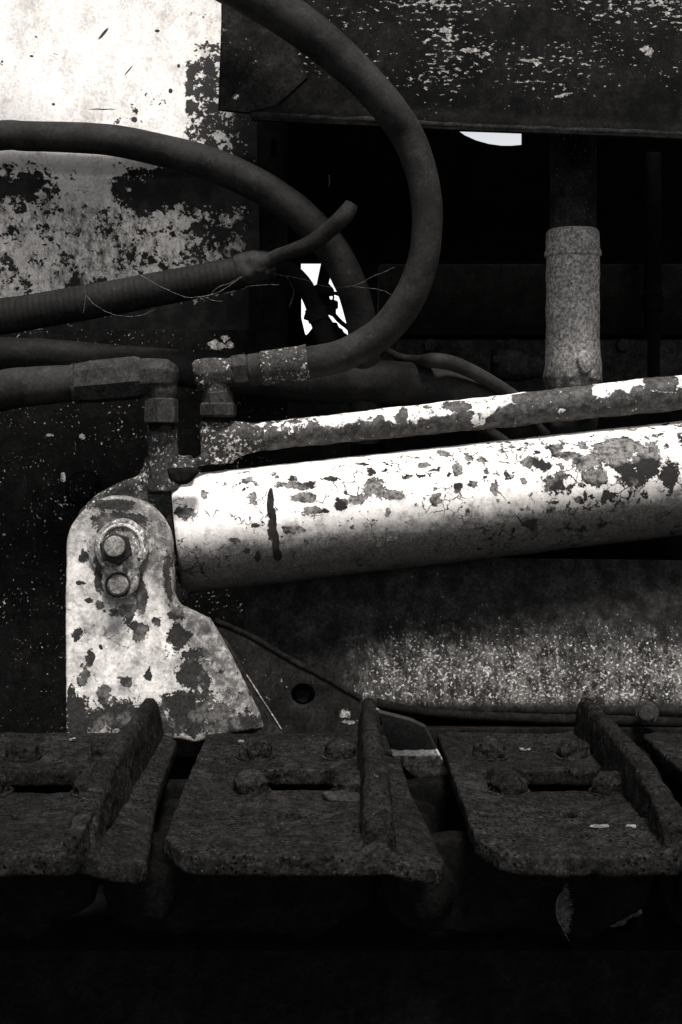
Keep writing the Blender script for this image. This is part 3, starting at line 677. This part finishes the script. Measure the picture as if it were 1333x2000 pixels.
turned('small_nut', P(424, 765, YL), P(426, 789, YL), [(0, 0.0235), (0.1, 0.0261), (1.0, 0.0271)], M_FIT_BARE, h1, n=6, phase=0.4, jitter=0.0008, angle=20)
turned('wide_nut', P(427, 786, YL), P(427, 815, YL), [(0, 0.0282), (0.15, 0.0329), (0.85, 0.0329), (1.0, 0.0292)], M_FIT_BARE, h1, n=6, phase=0.1, jitter=0.0008, angle=20)
turned('thread', P(424, 812, YL), P(423, 824, YL), [(0, 0.0240), (1, 0.0240)], M_BLACK, h1, n=24)

# ------------------------------------------------------------------ arching hose on the left
h2 = thing('arching_hose', P(700, 700, 2.28), 'dark rubber hose arching from the left edge over the white panel', 'hydraulic hose')
tube('hose_body', [(-480, 330, 2.2, 58), (-200, 285, 2.2, 58), (0, 265, 2.2, 58), (55, 266, 2.2, 58), (200, 272, 2.2, 60), (300, 290, 2.2, 63), (400, 317, 2.2, 66), (480, 350, 2.21, 66), (550, 390, 2.22, 64), (610, 440, 2.23, 64), (652, 492, 2.25, 64),
                   (683, 550, 2.26, 62), (701, 605, 2.28, 60), (711, 660, 2.3, 60), (714, 740, 2.33, 60), (714, 860, 2.36, 60)], M_RUBBER, h2)

# ------------------------------------------------------------------ low horizontal hose passing behind
h3 = thing('crossing_hose', P(600, 745, 2.36), 'long fat hose crossing behind the two port fittings', 'hydraulic hose')
tube('hose_body', [(-480, 700, 2.36, 66), (-150, 690, 2.36, 66), (55, 692, 2.36, 64), (200, 704, 2.36, 66), (350, 719, 2.36, 72), (480, 735, 2.36, 76), (600, 748, 2.35, 80), (700, 745, 2.33, 84), (780, 748, 2.32, 84), (860, 758, 2.32, 82), (930, 780, 2.34, 78), (1000, 815, 2.38, 76), (1060, 855, 2.42, 76), (1120, 920, 2.46, 76)], M_RUBBER, h3)
h5 = thing('thin_hose', P(900, 730, 2.3), 'thin flexible hose lying on top of the crossing hose', 'thin hose')
tube('hose_body', [(745, 678, 2.45, 14), (780, 697, 2.38, 16), (815, 706, 2.32, 24), (850, 704, 2.26, 30), (890, 712, 2.27, 30), (940, 735, 2.29, 28), (990, 765, 2.32, 26), (1050, 805, 2.34, 26), (1090, 840, 2.36, 26), (1120, 880, 2.4, 26)], M_RUBBER, h5)
h6 = thing('short_branch_hose', P(950, 850, 2.3), 'small hose end peeping out below the painted pipe', 'thin hose')
tube('hose_body', [(860, 800, 2.38, 22), (920, 826, 2.36, 22), (965, 848, 2.34, 20), (1010, 880, 2.34, 20)], M_DIM, h6)
h7 = thing('rubber_boot', P(1120, 850, 2.3), 'crumpled rubber boot peeping out between pipe and cylinder', 'rubber boot')
me = fuse([plate_px([[(1085, 812), (1140, 806), (1158, 818), (1156, 850), (1100, 856)]], 2.3, 0.05, 0.012, raw=True)], 0.003, lump(0.006, 45, 0.002, 90, 3), 3)
link('boot', me, M_RUBBER, h7, angle=80)

# ------------------------------------------------------------------ corrugated hose, tape and the small tubes at its end
ch = thing('corrugated_conduit', P(300, 565, 2.25), 'ribbed black conduit slanting up from the left, taped at its end', 'conduit')
YC = 2.25
tube('conduit_body', [(-420, 690, YC, 72), (-180, 650, YC, 72), (0, 619, YC, 71), (57, 610, YC, 70), (212, 583, YC, 68), (354, 556, YC, 66), (475, 531, YC, 62)], M_RUBBER_D, ch, seg=90, ribs=(0.0105, 0.009), angle=60)
tape = []
bm = bmesh.new(); pa = pxpath([(462, 531, YC, 62), (480, 528, YC, 66), (500, 523, YC, 63), (520, 518, YC, 58), (536, 514, YC, 52)], 8)
sweep(bm, pa, 40, 0, 0.006, 4); link('tape_wrap', bm_mesh(bm), M_RUBBER, ch, angle=80)
st = thing('cut_tube', P(600, 478, 2.18), 'small rubber tube pointing up from the taped conduit end', 'rubber tube')
tube('tube_body', [(522, 512, 2.2, 30), (545, 500, 2.19, 30), (580, 488, 2.17, 31), (610, 474, 2.16, 32), (640, 452, 2.15, 33), (665, 430, 2.14, 34), (680, 412, 2.14, 32), (688, 398, 2.14, 28)], M_RUBBER, st)
rt = thing('bent_tube', P(600, 600, 2.4), 'bent rubber tube curving down across the bright sky opening', 'rubber tube')
tube('tube_body', [(505, 505, 2.32, 34), (545, 520, 2.36, 36), (573, 536, 2.4, 36), (594, 558, 2.42, 35), (608, 584, 2.43, 33), (622, 620, 2.44, 36), (640, 665, 2.44, 40), (660, 720, 2.45, 42)], M_RUBBER_D, rt)
tube('sleeve', [(614, 600, 2.43, 40), (620, 614, 2.43, 42), (624, 626, 2.43, 41)], M_RUBBER_D, rt)
bm = bmesh.new(); box(bm, P(604, 619, 2.46), (0.018, 0.02, 0.014), Matrix.Rotation(R(18), 3, 'Y')); bevel_all(bm, 0.002); link('clamp_tab', bm_mesh(bm), M_BLACK, rt)
vt = thing('drain_valve', P(633, 600, 2.6), 'small drain valve with clamp and lever silhouetted in the sky opening', 'valve')
tube('inlet_tube', [(645, 470, 2.6, 24), (640, 510, 2.6, 24), (633, 545, 2.6, 23), (630, 560, 2.6, 23)], M_BLACK, vt)
me = fuse([plate_px([[(617, 560), (626, 556), (640, 556), (649, 566), (649, 571), (620, 572)]], 2.58, 0.04, 0.004, raw=True)], 0.002, None, 2); link('clamp_band', me, M_DARK, vt)
me = fuse([plate_px([[(619, 568), (640, 568), (642, 590), (651, 587), (658, 590), (658, 598), (648, 604), (640, 606), (622, 598)]], 2.59, 0.03, 0.003, raw=True)], 0.002, None, 1); link('valve_body', me, M_BLACK, vt)
bm = bmesh.new(); sweep(bm, straight([(640, 570, 2.58, 6), (656, 573, 2.58, 7), (668, 576, 2.58, 9), (674, 578, 2.58, 6)]), 10); link('lever', bm_mesh(bm), M_BLACK, vt)
ring = bmesh.new(); sweep(ring, [(*P(645 + 7 * math.cos(t), 580 + 9 * math.sin(t), 2.58), 0.0018) for t in [R(i) for i in range(-100, 101, 20)]], 8); link('lever_ring', bm_mesh(ring), M_BLACK, vt)
hexbolt('nut', P(638, 604, 2.57), (0.6, -0.6, -0.3), 0.010, 0.022, M_DARK, vt)
cb = thing('cable', P(660, 630, 2.6), 'thin black cable slanting across the lower sky opening', 'cable')
tube('cable_body', [(640, 600, 2.6, 9), (652, 614, 2.6, 9), (665, 628, 2.6, 9), (682, 642, 2.6, 9), (705, 665, 2.6, 9)], M_BLACK, cb)
sc = thing('toothed_strip', P(650, 640, 2.62), 'jagged black strip under the thin cable at the sky opening', 'steel strip')
plate_px([[(600, 655), (612, 640), (625, 625), (642, 618), (650, 630), (658, 631), (662, 640), (668, 643), (672, 650), (680, 655), (690, 668), (690, 700), (600, 700)]], 2.66, 0.008, 0.001, M_BLACK, 'strip', sc)
plate_px([[(560, 540), (588, 540), (588, 620), (596, 654), (598, 700), (560, 700)]], 2.7, 0.008, 0.001, M_BLACK, 'side_tab', sc)

# ------------------------------------------------------------------ upright grey pipe
ex = thing('upright_pipe', P(1120, 740, 2.4), 'upright grey scaly pipe with a collar standing in the dark bay', 'pipe')
YX = 2.44
def pr(pts): return [(*P(a, b, YX), c * 0.5 * YX / F) for a, b, c in pts]
bm = bmesh.new(); sweep(bm, pr([(1118, 762, 96), (1118, 740, 112)]) + catmull(pr([(1118, 738, 116), (1119, 715, 112), (1119, 690, 107), (1119, 640, 104), (1119, 560, 104), (1119, 503, 104)]), 10), 48, 0, 0.0012, 4)
elb = bmesh.new(); sweep(elb, pxpath([(1120, 735, YX, 118), (1128, 700, YX, 96), (1135, 660, YX, 70)], 8), 24)
fin = plate_px([[(1131, 700), (1136, 693), (1146, 692), (1153, 700), (1155, 716), (1148, 727), (1143, 729), (1138, 724)]], YX - 0.064, 0.03, 0.003, raw=True)
me = fuse([bm, elb, fin], 0.003, lump(0.001, 40, 0.0006, 130), 2); link('pipe_body', me, M_CAST, ex, angle=80)
bm = bmesh.new(); sweep(bm, pr([(1119, 503, 104), (1119, 500, 110), (1119, 492, 110), (1119, 488, 105), (1119, 460, 104), (1119, 453, 101), (1119, 449, 94)]), 48, 0, 0.0008); link('collar', bm_mesh(bm), M_CAST, ex)
bm = bmesh.new(); sweep(bm, pr([(1120, 455, 90), (1120, 300, 90), (1120, 120, 90), (1120, -100, 90)]), 40, 0, 0.0005); link('upper_pipe', bm_mesh(bm), mat_flecks('shaded_pipe_specks', 0.05, 170, base=0.008, flk=0.2, big=0.2, bc=0.03), ex)  # shade on the upper pipe put into a darker speckled material
cp = thing('hose_coupling', P(1010, 710, 2.5), 'dim pipe coupling with clamp left of the upright pipe', 'coupling')
a = P(975, 712, 2.5); b = P(1085, 718, 2.45)
turned('coupling_body', a, b, [(0, 0.028), (0.03, 0.031), (0.42, 0.031), (0.45, 0.027), (0.58, 0.027), (0.6, 0.023), (1, 0.022)], M_DIM, cp)
bm = bmesh.new(); sweep(bm, pxpath([(962, 712, 2.5, 64), (968, 712, 2.5, 66)], 3), 28); link('clamp_band', bm_mesh(bm), M_DARK, cp)
hexbolt('clamp_screw', P(968, 703, 2.47), (0, -1, 0), 0.008, 0.012, M_DIM, cp)
# second dim pipe at far right
e2 = thing('far_pipe', P(1262, 740, 2.9), 'dim vertical pipe with collar at the right edge', 'pipe')
bm = bmesh.new(); sweep(bm, straight([(1275, 760, 2.75, 30), (1275, 610, 2.75, 32), (1275, 606, 2.75, 42), (1275, 580, 2.75, 42), (1275, 576, 2.75, 34), (1275, 300, 2.75, 32)]), 24); link('pipe_body', bm_mesh(bm), M_BLACK, e2)

# ------------------------------------------------------------------ speckled frame plate below the cylinder
fp = thing('track_frame_plate', P(950, 1400, 2.22), 'long speckled frame plate under the cylinder, paint worn to dots', 'frame plate')
bm = bmesh.new(); rows = []
for i in range(31):
    t = i / 30; py = 1090 + 300 * t; Yr = 2.30 - 0.065 * t
    if t > 0.93: Yr += 0.02 * ((t - 0.93) / 0.07) ** 2
    rows.append([bm.verts.new((-0.17 + 1.6 * k / 60, Yr + 0.003 * mn.noise(Vector((k * 0.15, t * 3, 2))), PZ(py, 2.25) - 0.02 * (k / 60))) for k in range(61)])
for i in range(30):
    for k in range(60): bm.faces.new((rows[i][k], rows[i][k + 1], rows[i + 1][k + 1], rows[i + 1][k]))
bmesh.ops.recalc_face_normals(bm, faces=bm.faces[:]); bmesh.ops.solidify(bm, geom=bm.faces[:], thickness=0.010)
link('plate', bm_mesh(bm), M_FRAME, fp, angle=60)
bm = bmesh.new()
ed = [P(735, 1374, 2.235), P(850, 1392, 2.235), P(1000, 1402, 2.235), P(1280, 1410, 2.235), P(1700, 1425, 2.235)]
sweep(bm, catmull([(*p, 0.010) for p in ed], 8), 16, 0, 0.001); link('lower_edge', bm_mesh(bm), M_DARK, fp)
bm = bmesh.new(); box(bm, P(1050, 1445, 2.24), (1.4, 0.05, 0.05)); bevel_all(bm, 0.004); link('ledge', bm_mesh(bm), M_DARK, fp)
hexbolt('bolt', P(1264, 1393, 2.20), (-0.25, -1, 0.2), 0.015, 0.016, M_FIT_BARE, fp, washer=(0.020, 0.005), n=8)

# dark triangular gusset with recessed bolt
tg = thing('gusset_plate', P(600, 1430, 2.12), 'dark triangular gusset plate with a recessed bolt hole behind the track', 'gusset plate')
YG = 2.12
bm = plate_px([[(395, 1215), (470, 1236), (540, 1276), (640, 1330), (700, 1362), (728, 1400), (745, 1520), (395, 1520)], circ(592, 1358, 27, 25)[::-1]], YG, 0.02, 0.003, raw=True)
link('plate', bm_mesh(bm), mat_flecks('gusset_paint_rests', 0.0, 130, base=0.006, flk=0.3, big=0.25, bc=0.015, extra=([(612, 1297, 18, 5), (645, 1315, 8, 6), (683, 1411, 16, 4), (672, 1392, 10, 8)], YG)), tg)
turned('hole_bolt', P(592, 1360, YG + 0.05), P(592, 1358, YG + 0.018), [(0, 0.022), (0.7, 0.021), (1, 0.012)], M_DARK, tg, n=8)
bm = bmesh.new(); box(bm, P(600, 1370, YG + 0.06), (0.07, 0.01, 0.07)); link('backing', bm_mesh(bm), M_BLACK, tg)
bm = bmesh.new(); sweep(bm, catmull([(*P(a, b, YG + 0.002), 0.005) for a, b in [(420, 1212), (490, 1243), (560, 1284), (640, 1327), (705, 1364)]], 6), 12, 0, 0.001); link('edge_bead', bm_mesh(bm), M_DARK, tg)
# narrow strip with bright worn edge
sp_ = thing('edge_strip', P(520, 1425, 2.08), 'narrow dark strip with a bright worn paint line beside the bracket', 'steel strip')
plate_px([[(405, 1225), (440, 1250), (482, 1318), (552, 1426), (560, 1500), (470, 1500)]], YG - 0.018, 0.008, 0.001, M_DIM, 'strip', sp_)
bm = bmesh.new(); sweep(bm, [(*P(482 + 68 * t, 1318 + 106 * t, YG - 0.019), 0.0007 + 0.0009 * abs(mn.noise(Vector((t * 14, 0, 0))))) for t in [i / 40 for i in range(41)]], 8, 0, 0.0006); link('worn_edge', bm_mesh(bm), mat_fitting('worn_bright_edge', 0.12, 0.5, 0.7, 0.1), sp_)

# ------------------------------------------------------------------ track shoes
SH_Z = CAMZ - 0.464
def make_shoe(xg, seed, label, cut=0.250):
    """xg = world X of the grouser; shoe reaches Y 1.38..2.0"""
    g = 'track shoes side by side'
    t = thing('track_shoe', (xg, 1.69, SH_Z), label, 'track shoe', g)
    x0, x1 = xg - cut, xg + 0.066; y0, y1 = 1.418, 1.995
    out = [(x0 + 0.003, y1 - 0.03), (x0 + 0.028, y1), (x1 - 0.046, y1), (x1 - 0.030, y1 - 0.02), (x1 - 0.020, 1.70), (x1 + 0.004, y0 + 0.03), (x1 - 0.004, y0 + 0.004), (x1 - 0.05, y0), (x0 + 0.06, y0), (x0 + 0.03, y0 + 0.012), (x0 + 0.008, y0 + 0.05)]
    sx0, sx1 = xg - 0.188, xg - 0.012; sy0, sy1 = 1.668, 1.782
    slot = [(sx0 + .012, sy0), (sx1 - .012, sy0), (sx1, sy0 + .012), (sx1, sy1 - .012), (sx1 - .012, sy1), (sx0 + .012, sy1), (sx0, sy1 - .012), (sx0, sy0 + .012)]
    h1_ = circ(xg - 0.100, 1.562, 0.014, 0.016, 16); h2_ = circ(xg - 0.100, 1.905, 0.013, 0.012, 16)
    bm = shape_mesh([out, slot[::-1], h1_[::-1], h2_[::-1]], 0.024, 0.004)
    bm.transform(Matrix.Translation((0, 0, SH_Z - 0.012)))
    rnd = Vector((seed * 9.1, seed * 4.3, seed * 2.7))
    def disp(c):
        front = max(0.0, min(1.0, (1.53 - c.y) / 0.11)); 
        a = 0.0016 * mn.noise(c * 22 + rnd) + 0.0010 * mn.noise(c * 70 + rnd)
        p = mn.noise(c * 62 + rnd * 2)
        a -= (0.0008 + 0.0052 * front) * max(0, p - 0.12)
        a += 0.0030 * front * mn.noise(c * 30 + rnd)
        return a
    me = fuse([bm], 0.0027, disp, 1)
    for v in me.vertices:
        d = v.co.x - xg
        if d > 0.012: v.co.z -= 0.28 * (d - 0.012)                     # lap lip bends down beyond the grouser
        elif d > -0.05 and v.co.z > SH_Z - 0.02: v.co.z += 0.010 * math.exp(-(-d - 0.006) / 0.014)
        if v.co.x < x0 + 0.04: v.co.z += 0.006 * ((x0 + 0.04 - v.co.x) / 0.04)
        v.co.z += 0.003 * mn.noise(Vector((v.co.x * 4, v.co.y * 4, seed)))
    link('plate', me, M_RUST, t, angle=80)
    # grouser bar
    bm = bmesh.new(); n = 30; sec = []
    for i in range(n + 1):
        y = y0 + 0.012 + (y1 - y0 - 0.016) * i / n
        u = i / n
        hgt = 0.060 * min(1, 0.42 + 1.9 * u) if u < 0.35 else 0.060
        if i == n: hgt = 0.050
        tw = 0.0105 + 0.006 * (1 - u); bw = 0.022
        wob = 0.003 * mn.noise(Vector((y * 9, seed, 0)))
        sec.append([bm.verts.new((xg + s + wob, y, z)) for s, z in ((-bw, SH_Z - 0.016), (bw, SH_Z - 0.018), (tw, SH_Z + hgt * 0.86), (tw * .5, SH_Z + hgt), (-tw * .6, SH_Z + hgt), (-tw, SH_Z + hgt * 0.9))])
    for i in range(n):
        for k in range(6): bm.faces.new((sec[i][k], sec[i][(k + 1) % 6], sec[i + 1][(k + 1) % 6], sec[i + 1][k]))
    bm.faces.new(sec[0]); bm.faces.new(sec[-1][::-1])
    def gd(c):
        front = max(0.0, min(1.0, (1.72 - c.y) / 0.3))
        return 0.0018 * mn.noise(c * 28 + rnd) + 0.0012 * mn.noise(c * 80 + rnd) - (0.002 + 0.010 * front) * max(0, mn.noise(c * 42 + rnd * 3) - 0.1)
    me = fuse([bm], 0.0027, gd, 2); link('grouser', me, M_RUST, t, angle=80)
    # bolts: corroded hexagon heads
    for k, (bx, by) in enumerate(((-0.166, 1.845), (-0.044, 1.845), (-0.161, 1.663), (-0.030, 1.660))):
        bm = bmesh.new(); c = Vector((xg + bx, by, SH_Z - 0.012))
        sweep(bm, [(*c, 0.0255), (*(c + Vector((0, 0, 0.028))), 0.0245), (*(c + Vector((0, 0, 0.037))), 0.016)], 6, 0.3 * k + seed)
        w = bmesh.new(); sweep(w, [(*(c), 0.0285), (*(c + Vector((0, 0, 0.0145))), 0.028)], 20)
        me = fuse([bm], 0.0018, lump(0.0035, 70, 0.0015, 170, seed + k), 2)
        b = link('bolt', me, M_RUST, t, origin=c, angle=80)
        me = bm_mesh(w); link('washer', me, M_RUST, b, origin=c)
    return t
make_shoe(-0.293, 1, 'rusty track shoe cut off at the left, its tall ridge in front of the bracket')
make_shoe(0.043, 2, 'rusty pitted track shoe in the middle with four bolts, whole plate in view')
make_shoe(0.379, 3, 'rusty track shoe on the right whose ridge leans out of the frame', 0.230)
make_shoe(0.715, 4, 'rusty track shoe beyond the right edge, seen only as a sliver')
# rock flake beside a bolt
fl = fuse([plate_px([[(0, 0), (40, -6), (84, 4), (88, 22), (60, 34), (18, 26)]], 1.62, 0.008, 0.002, raw=True)], 0.0015, lump(0.002, 60, 0, 1, 3), 1)
fl.transform(Matrix.Translation(Vector((0.005, 1.62, SH_Z + 0.008))) @ Matrix.Rotation(R(-78), 4, 'X') @ Matrix.Translation(-P(44, 15, 1.62)))
fo = link('stone_flake', fl, M_DIM, None, (0.005, 1.62, SH_Z)); tag(fo, 'flat stone flake wedged against the middle shoe\'s front bolt', 'stone flake')

# ------------------------------------------------------------------ track chain under the shoes
def make_link(xc, seed, label):
    t = thing('track_link', (xc, 1.62, SH_Z - 0.10), label, 'track link', 'chain links under the shoes')
    for Yk in (1.60, 1.86):
        zc = SH_Z - 0.095
        out = circ(xc, zc, 0.050, 0.052, 20, 90, 270) + [(xc + 0.12, zc - 0.05), (xc + 0.20, zc - 0.062), (xc + 0.27, zc - 0.02), (xc + 0.29, zc + 0.05), (xc + 0.22, zc + 0.066)]
        bm = shape_mesh([out], 0.035, 0.006); bm.transform(Matrix.Translation((0, Yk, 0)) @ TOXZ)
        link('link_plate', fuse([bm], 0.005, lump(0.003, 30, 0.001, 90, seed), 2), M_BLACK, t, angle=80)
        turned('pin_boss', (xc, Yk - 0.035, zc), (xc, Yk + 0.01, zc), [(0, 0.026), (0.1, 0.036), (1, 0.040)], M_BLACK, t, n=36, jitter=0.006)
    turned('bushing', (xc, 1.58, SH_Z - 0.095), (xc, 1.88, SH_Z - 0.095), [(0, 0.024), (1, 0.024)], M_BLACK, t, n=28)
    return t
for i, (xc, lb) in enumerate(((-0.585, 'black chain link in shadow under the left track shoe'), (-0.24, 'black chain link whose ringed boss shows below the gap left of the middle shoe'),
                              (0.105, 'black chain link whose boss shows below the gap right of the middle shoe'), (0.45, 'black chain link in shadow under the right track shoe'))):
    make_link(xc, i, lb)
tf = thing('track_frame_beam', (0, 2.0, 0.3), 'black track frame beam lost in shadow along the bottom', 'frame beam')
bm = bmesh.new(); box(bm, (0.1, 2.12, CAMZ - 0.97), (4.2, 0.95, 0.62)); bevel_all(bm, 0.02); link('beam', bm_mesh(bm), M_BLACK, tf)
bm = bmesh.new(); box(bm, (0.1, 2.50, CAMZ - 0.73), (4.2, 0.16, 0.24)); link('web', bm_mesh(bm), M_BLACK, tf)

# ------------------------------------------------------------------ debris
# metal flap between middle and right shoe
bm = plate_px([[(742, 1378), (800, 1396), (828, 1412), (852, 1468), (880, 1522), (846, 1538), (812, 1528), (770, 1480)]], 1.86, 0.008, 0.002, raw=True)
c = P(810, 1470, 1.86); bm.transform(Matrix.Translation(c) @ Matrix.Rotation(R(24), 4, 'X') @ Matrix.Translation(-c))
mf = Mat('flap_paint', 0.7, 0.25); v = mf.pos(); x, y, z = mf.sep(v)
zz = PZ(1470, 1.86); wv = mf.warp(v, 60, 0.01); _, _, wz = mf.sep(wv)
low_ = mf.mr(wz, zz - 0.0, zz - 0.004); edge_ = mf.ma('MULTIPLY', mf.mr(wz, zz + 0.005, zz + 0.003), mf.mr(wz, zz - 0.006, zz - 0.004))
cc = mf.mix(low_, wc(0.012), mf.mix(mf.mr(mf.noise(v, 70, 6, 0.7), 0.35, 0.65), wc(0.04), wc(0.30)))
cc = mf.mix(edge_, cc, wc(0.5)); M_FLAP = mf.done(cc, mf.noise(v, 90, 6, 0.7), 0.001, 0.6)
fo = link('metal_flap', bm_mesh(bm), M_FLAP, None, c); tag(fo, 'torn sheet metal flap with bare grey tip between two track shoes', 'metal flap')
bm = bmesh.new(); sweep(bm, pxpath([(735, 1384, 1.85, 4), (762, 1398, 1.85, 4), (790, 1408, 1.85, 4), (812, 1410, 1.85, 5), (824, 1419, 1.85, 5), (829, 1427, 1.85, 3)], 8), 8, 0, 0.0004)
fo = link('bent_wire', bm_mesh(bm), mat_fitting('wire_steel', 0.06, 0.4, 0.6, 0.0), None, P(790, 1408, 1.85)); tag(fo, 'short bent wire lying across the metal flap', 'wire')
# chips and straw bits on the shoes
M_CHIP = mat_plain('pale_chip', 0.07, 0.22, 60)
def chip(px, py, w, h, label, name='paint_chip', cat='paint chip'):
    Yc = 1160.0 / (py - 850); c = Vector((PX(px, Yc), Yc, SH_Z + 0.004))
    bm = bmesh.new(); box(bm, c, (w, h, 0.002), Matrix.Rotation(R(random.uniform(-15, 15)), 3, 'Z')); bmesh.ops.subdivide_edges(bm, edges=bm.edges[:], cuts=3, use_grid_fill=True)
    for v in bm.verts: v.co += Vector((mn.noise(v.co * 300), mn.noise(v.co * 310 + Vector((5, 0, 0))), mn.noise(v.co * 150))) * 0.0022
    tag(link(name, bm_mesh(bm), M_CHIP, None, c), label, cat)
chip(1026, 1468, 0.016, 0.003, 'tiny pale paint chip near the back of the right shoe')
chip(472, 1453, 0.008, 0.006, 'tiny pale paint chip behind the middle shoe\'s rear left bolt')
chip(1172, 1620, 0.022, 0.003, 'pale straw bit on the front of the right shoe', 'straw_bit', 'straw')
chip(1233, 1620, 0.011, 0.003, 'short pale straw bit at the far right of the right shoe', 'straw_bit', 'straw')
chip(142, 1449, 0.008, 0.006, 'tiny pale paint chip on the left shoe before the bracket')
# feather
ft = thing('feather', P(1095, 1770, 1.57), 'small curled grey feather caught below the right shoe', 'feather')
M_FEA = mat_plain('feather_down', 0.05, 0.13, 80)
fpth = pxpath([(1101, 1738, 1.56, 2), (1090, 1755, 1.555, 2.4), (1087, 1775, 1.55, 2.6), (1090, 1795, 1.55, 2.6), (1100, 1815, 1.56, 2), (1112, 1838, 1.57, 1.2)], 8)
bm = bmesh.new(); sweep(bm, fpth, 8); link('shaft', bm_mesh(bm), M_FEA, ft)
bm = bmesh.new()
for i, p in enumerate(fpth[:34]):
    for s_ in range(7):
        q = Vector(p[:3]); l = random.uniform(0.008, 0.021) * math.sin(math.pi * (i + 3) / 40)
        e = q + Vector((l, random.uniform(-0.006, 0.003), random.uniform(-0.004, 0.010)))
        m_ = (q + e) / 2 + Vector((0, -0.002, 0.002)); sweep(bm, [(*q, 0.0004), (*m_, 0.0004), (*e, 0.0002)], 4)
link('barbs', bm_mesh(bm), M_FEA, ft)
# dirt clump on the frame beam
bm = bmesh.new(); bmesh.ops.create_icosphere(bm, subdivisions=4, radius=1)
cc_ = P(1198, 1915, 1.70) 
for v in bm.verts:
    d = v.co.copy(); v.co = Vector((d.x * 0.045, d.y * 0.04, d.z * 0.024)) * (1 + 0.35 * mn.noise(d * 2.2) + 0.12 * mn.noise(d * 7)) + cc_
    v.co.z = max(v.co.z, CAMZ - 0.66) if False else v.co.z
cl_ = link('dirt_clod', bm_mesh(bm), mat_plain('dry_mud', 0.04, 0.09, 40), None, cc_); cl_.location.z = CAMZ - 0.655 + 0.018; cl_.location.y = 1.74
tag(cl_, 'lump of dried mud on the dark beam at bottom right', 'mud clod')

# ------------------------------------------------------------------ cobwebs: sagging dusty threads
M_WEB = mat_plain('dusty_cobweb', 0.05, 0.20, 200)
def web(lines, label):
    bm = bmesh.new()
    for pts, w in lines:
        pa = pxpath([(a, b, Yw, w) for a, b, Yw in pts], 10)
        pa = [(p[0] + 0.0012 * mn.noise(Vector(p[:3]) * 90), p[1], p[2] + 0.0012 * mn.noise(Vector(p[:3]) * 90 + Vector((9, 0, 0))), p[3] * (0.6 + 0.7 * abs(mn.noise(Vector(p[:3]) * 60)))) for p in pa]
        sweep(bm, pa, 5)
    tag(link('cobweb', bm_mesh(bm), M_WEB, None, P(*lines[0][0][0])), label, 'cobweb', 'dusty cobwebs')
q = 2.19
web([([(240, 520, q), (272, 536, q), (315, 560, q), (362, 580, q), (400, 578, q), (428, 570, q), (455, 553, q), (475, 540, q)], 1.5), ([(395, 578, q), (420, 588, q), (436, 588, q)], 1.1), ([(412, 575, q), (425, 562, q), (450, 552, q), (472, 540, q)], 1.1)],
    'long sagging cobweb thread hanging in front of the ribbed conduit')
web([([(165, 555, q), (168, 575, q), (163, 612, q)], 1.0), ([(168, 577, q), (190, 598, q), (225, 615, q), (270, 617, q), (305, 603, q)], 1.0)], 'forked cobweb thread on the left part of the ribbed conduit')
web([([(535, 535, 2.2), (590, 545, 2.2), (640, 560, 2.2), (690, 558, 2.2), (730, 540, 2.2), (770, 522, 2.2)], 0.9), ([(560, 540, 2.2), (575, 570, 2.2), (565, 600, 2.2)], 0.8), ([(690, 560, 2.2), (740, 565, 2.2), (765, 575, 2.2)], 0.8), ([(480, 560, 2.19), (520, 556, 2.19), (545, 556, 2.19)], 0.9)],
    'fine cobweb strands stretched across the sky opening to the looping hose')
web([([(643, 342, 2.4), (644, 352, 2.4), (642, 364, 2.4)], 2.6)], 'bright shred of cobweb hanging in the dark bay')
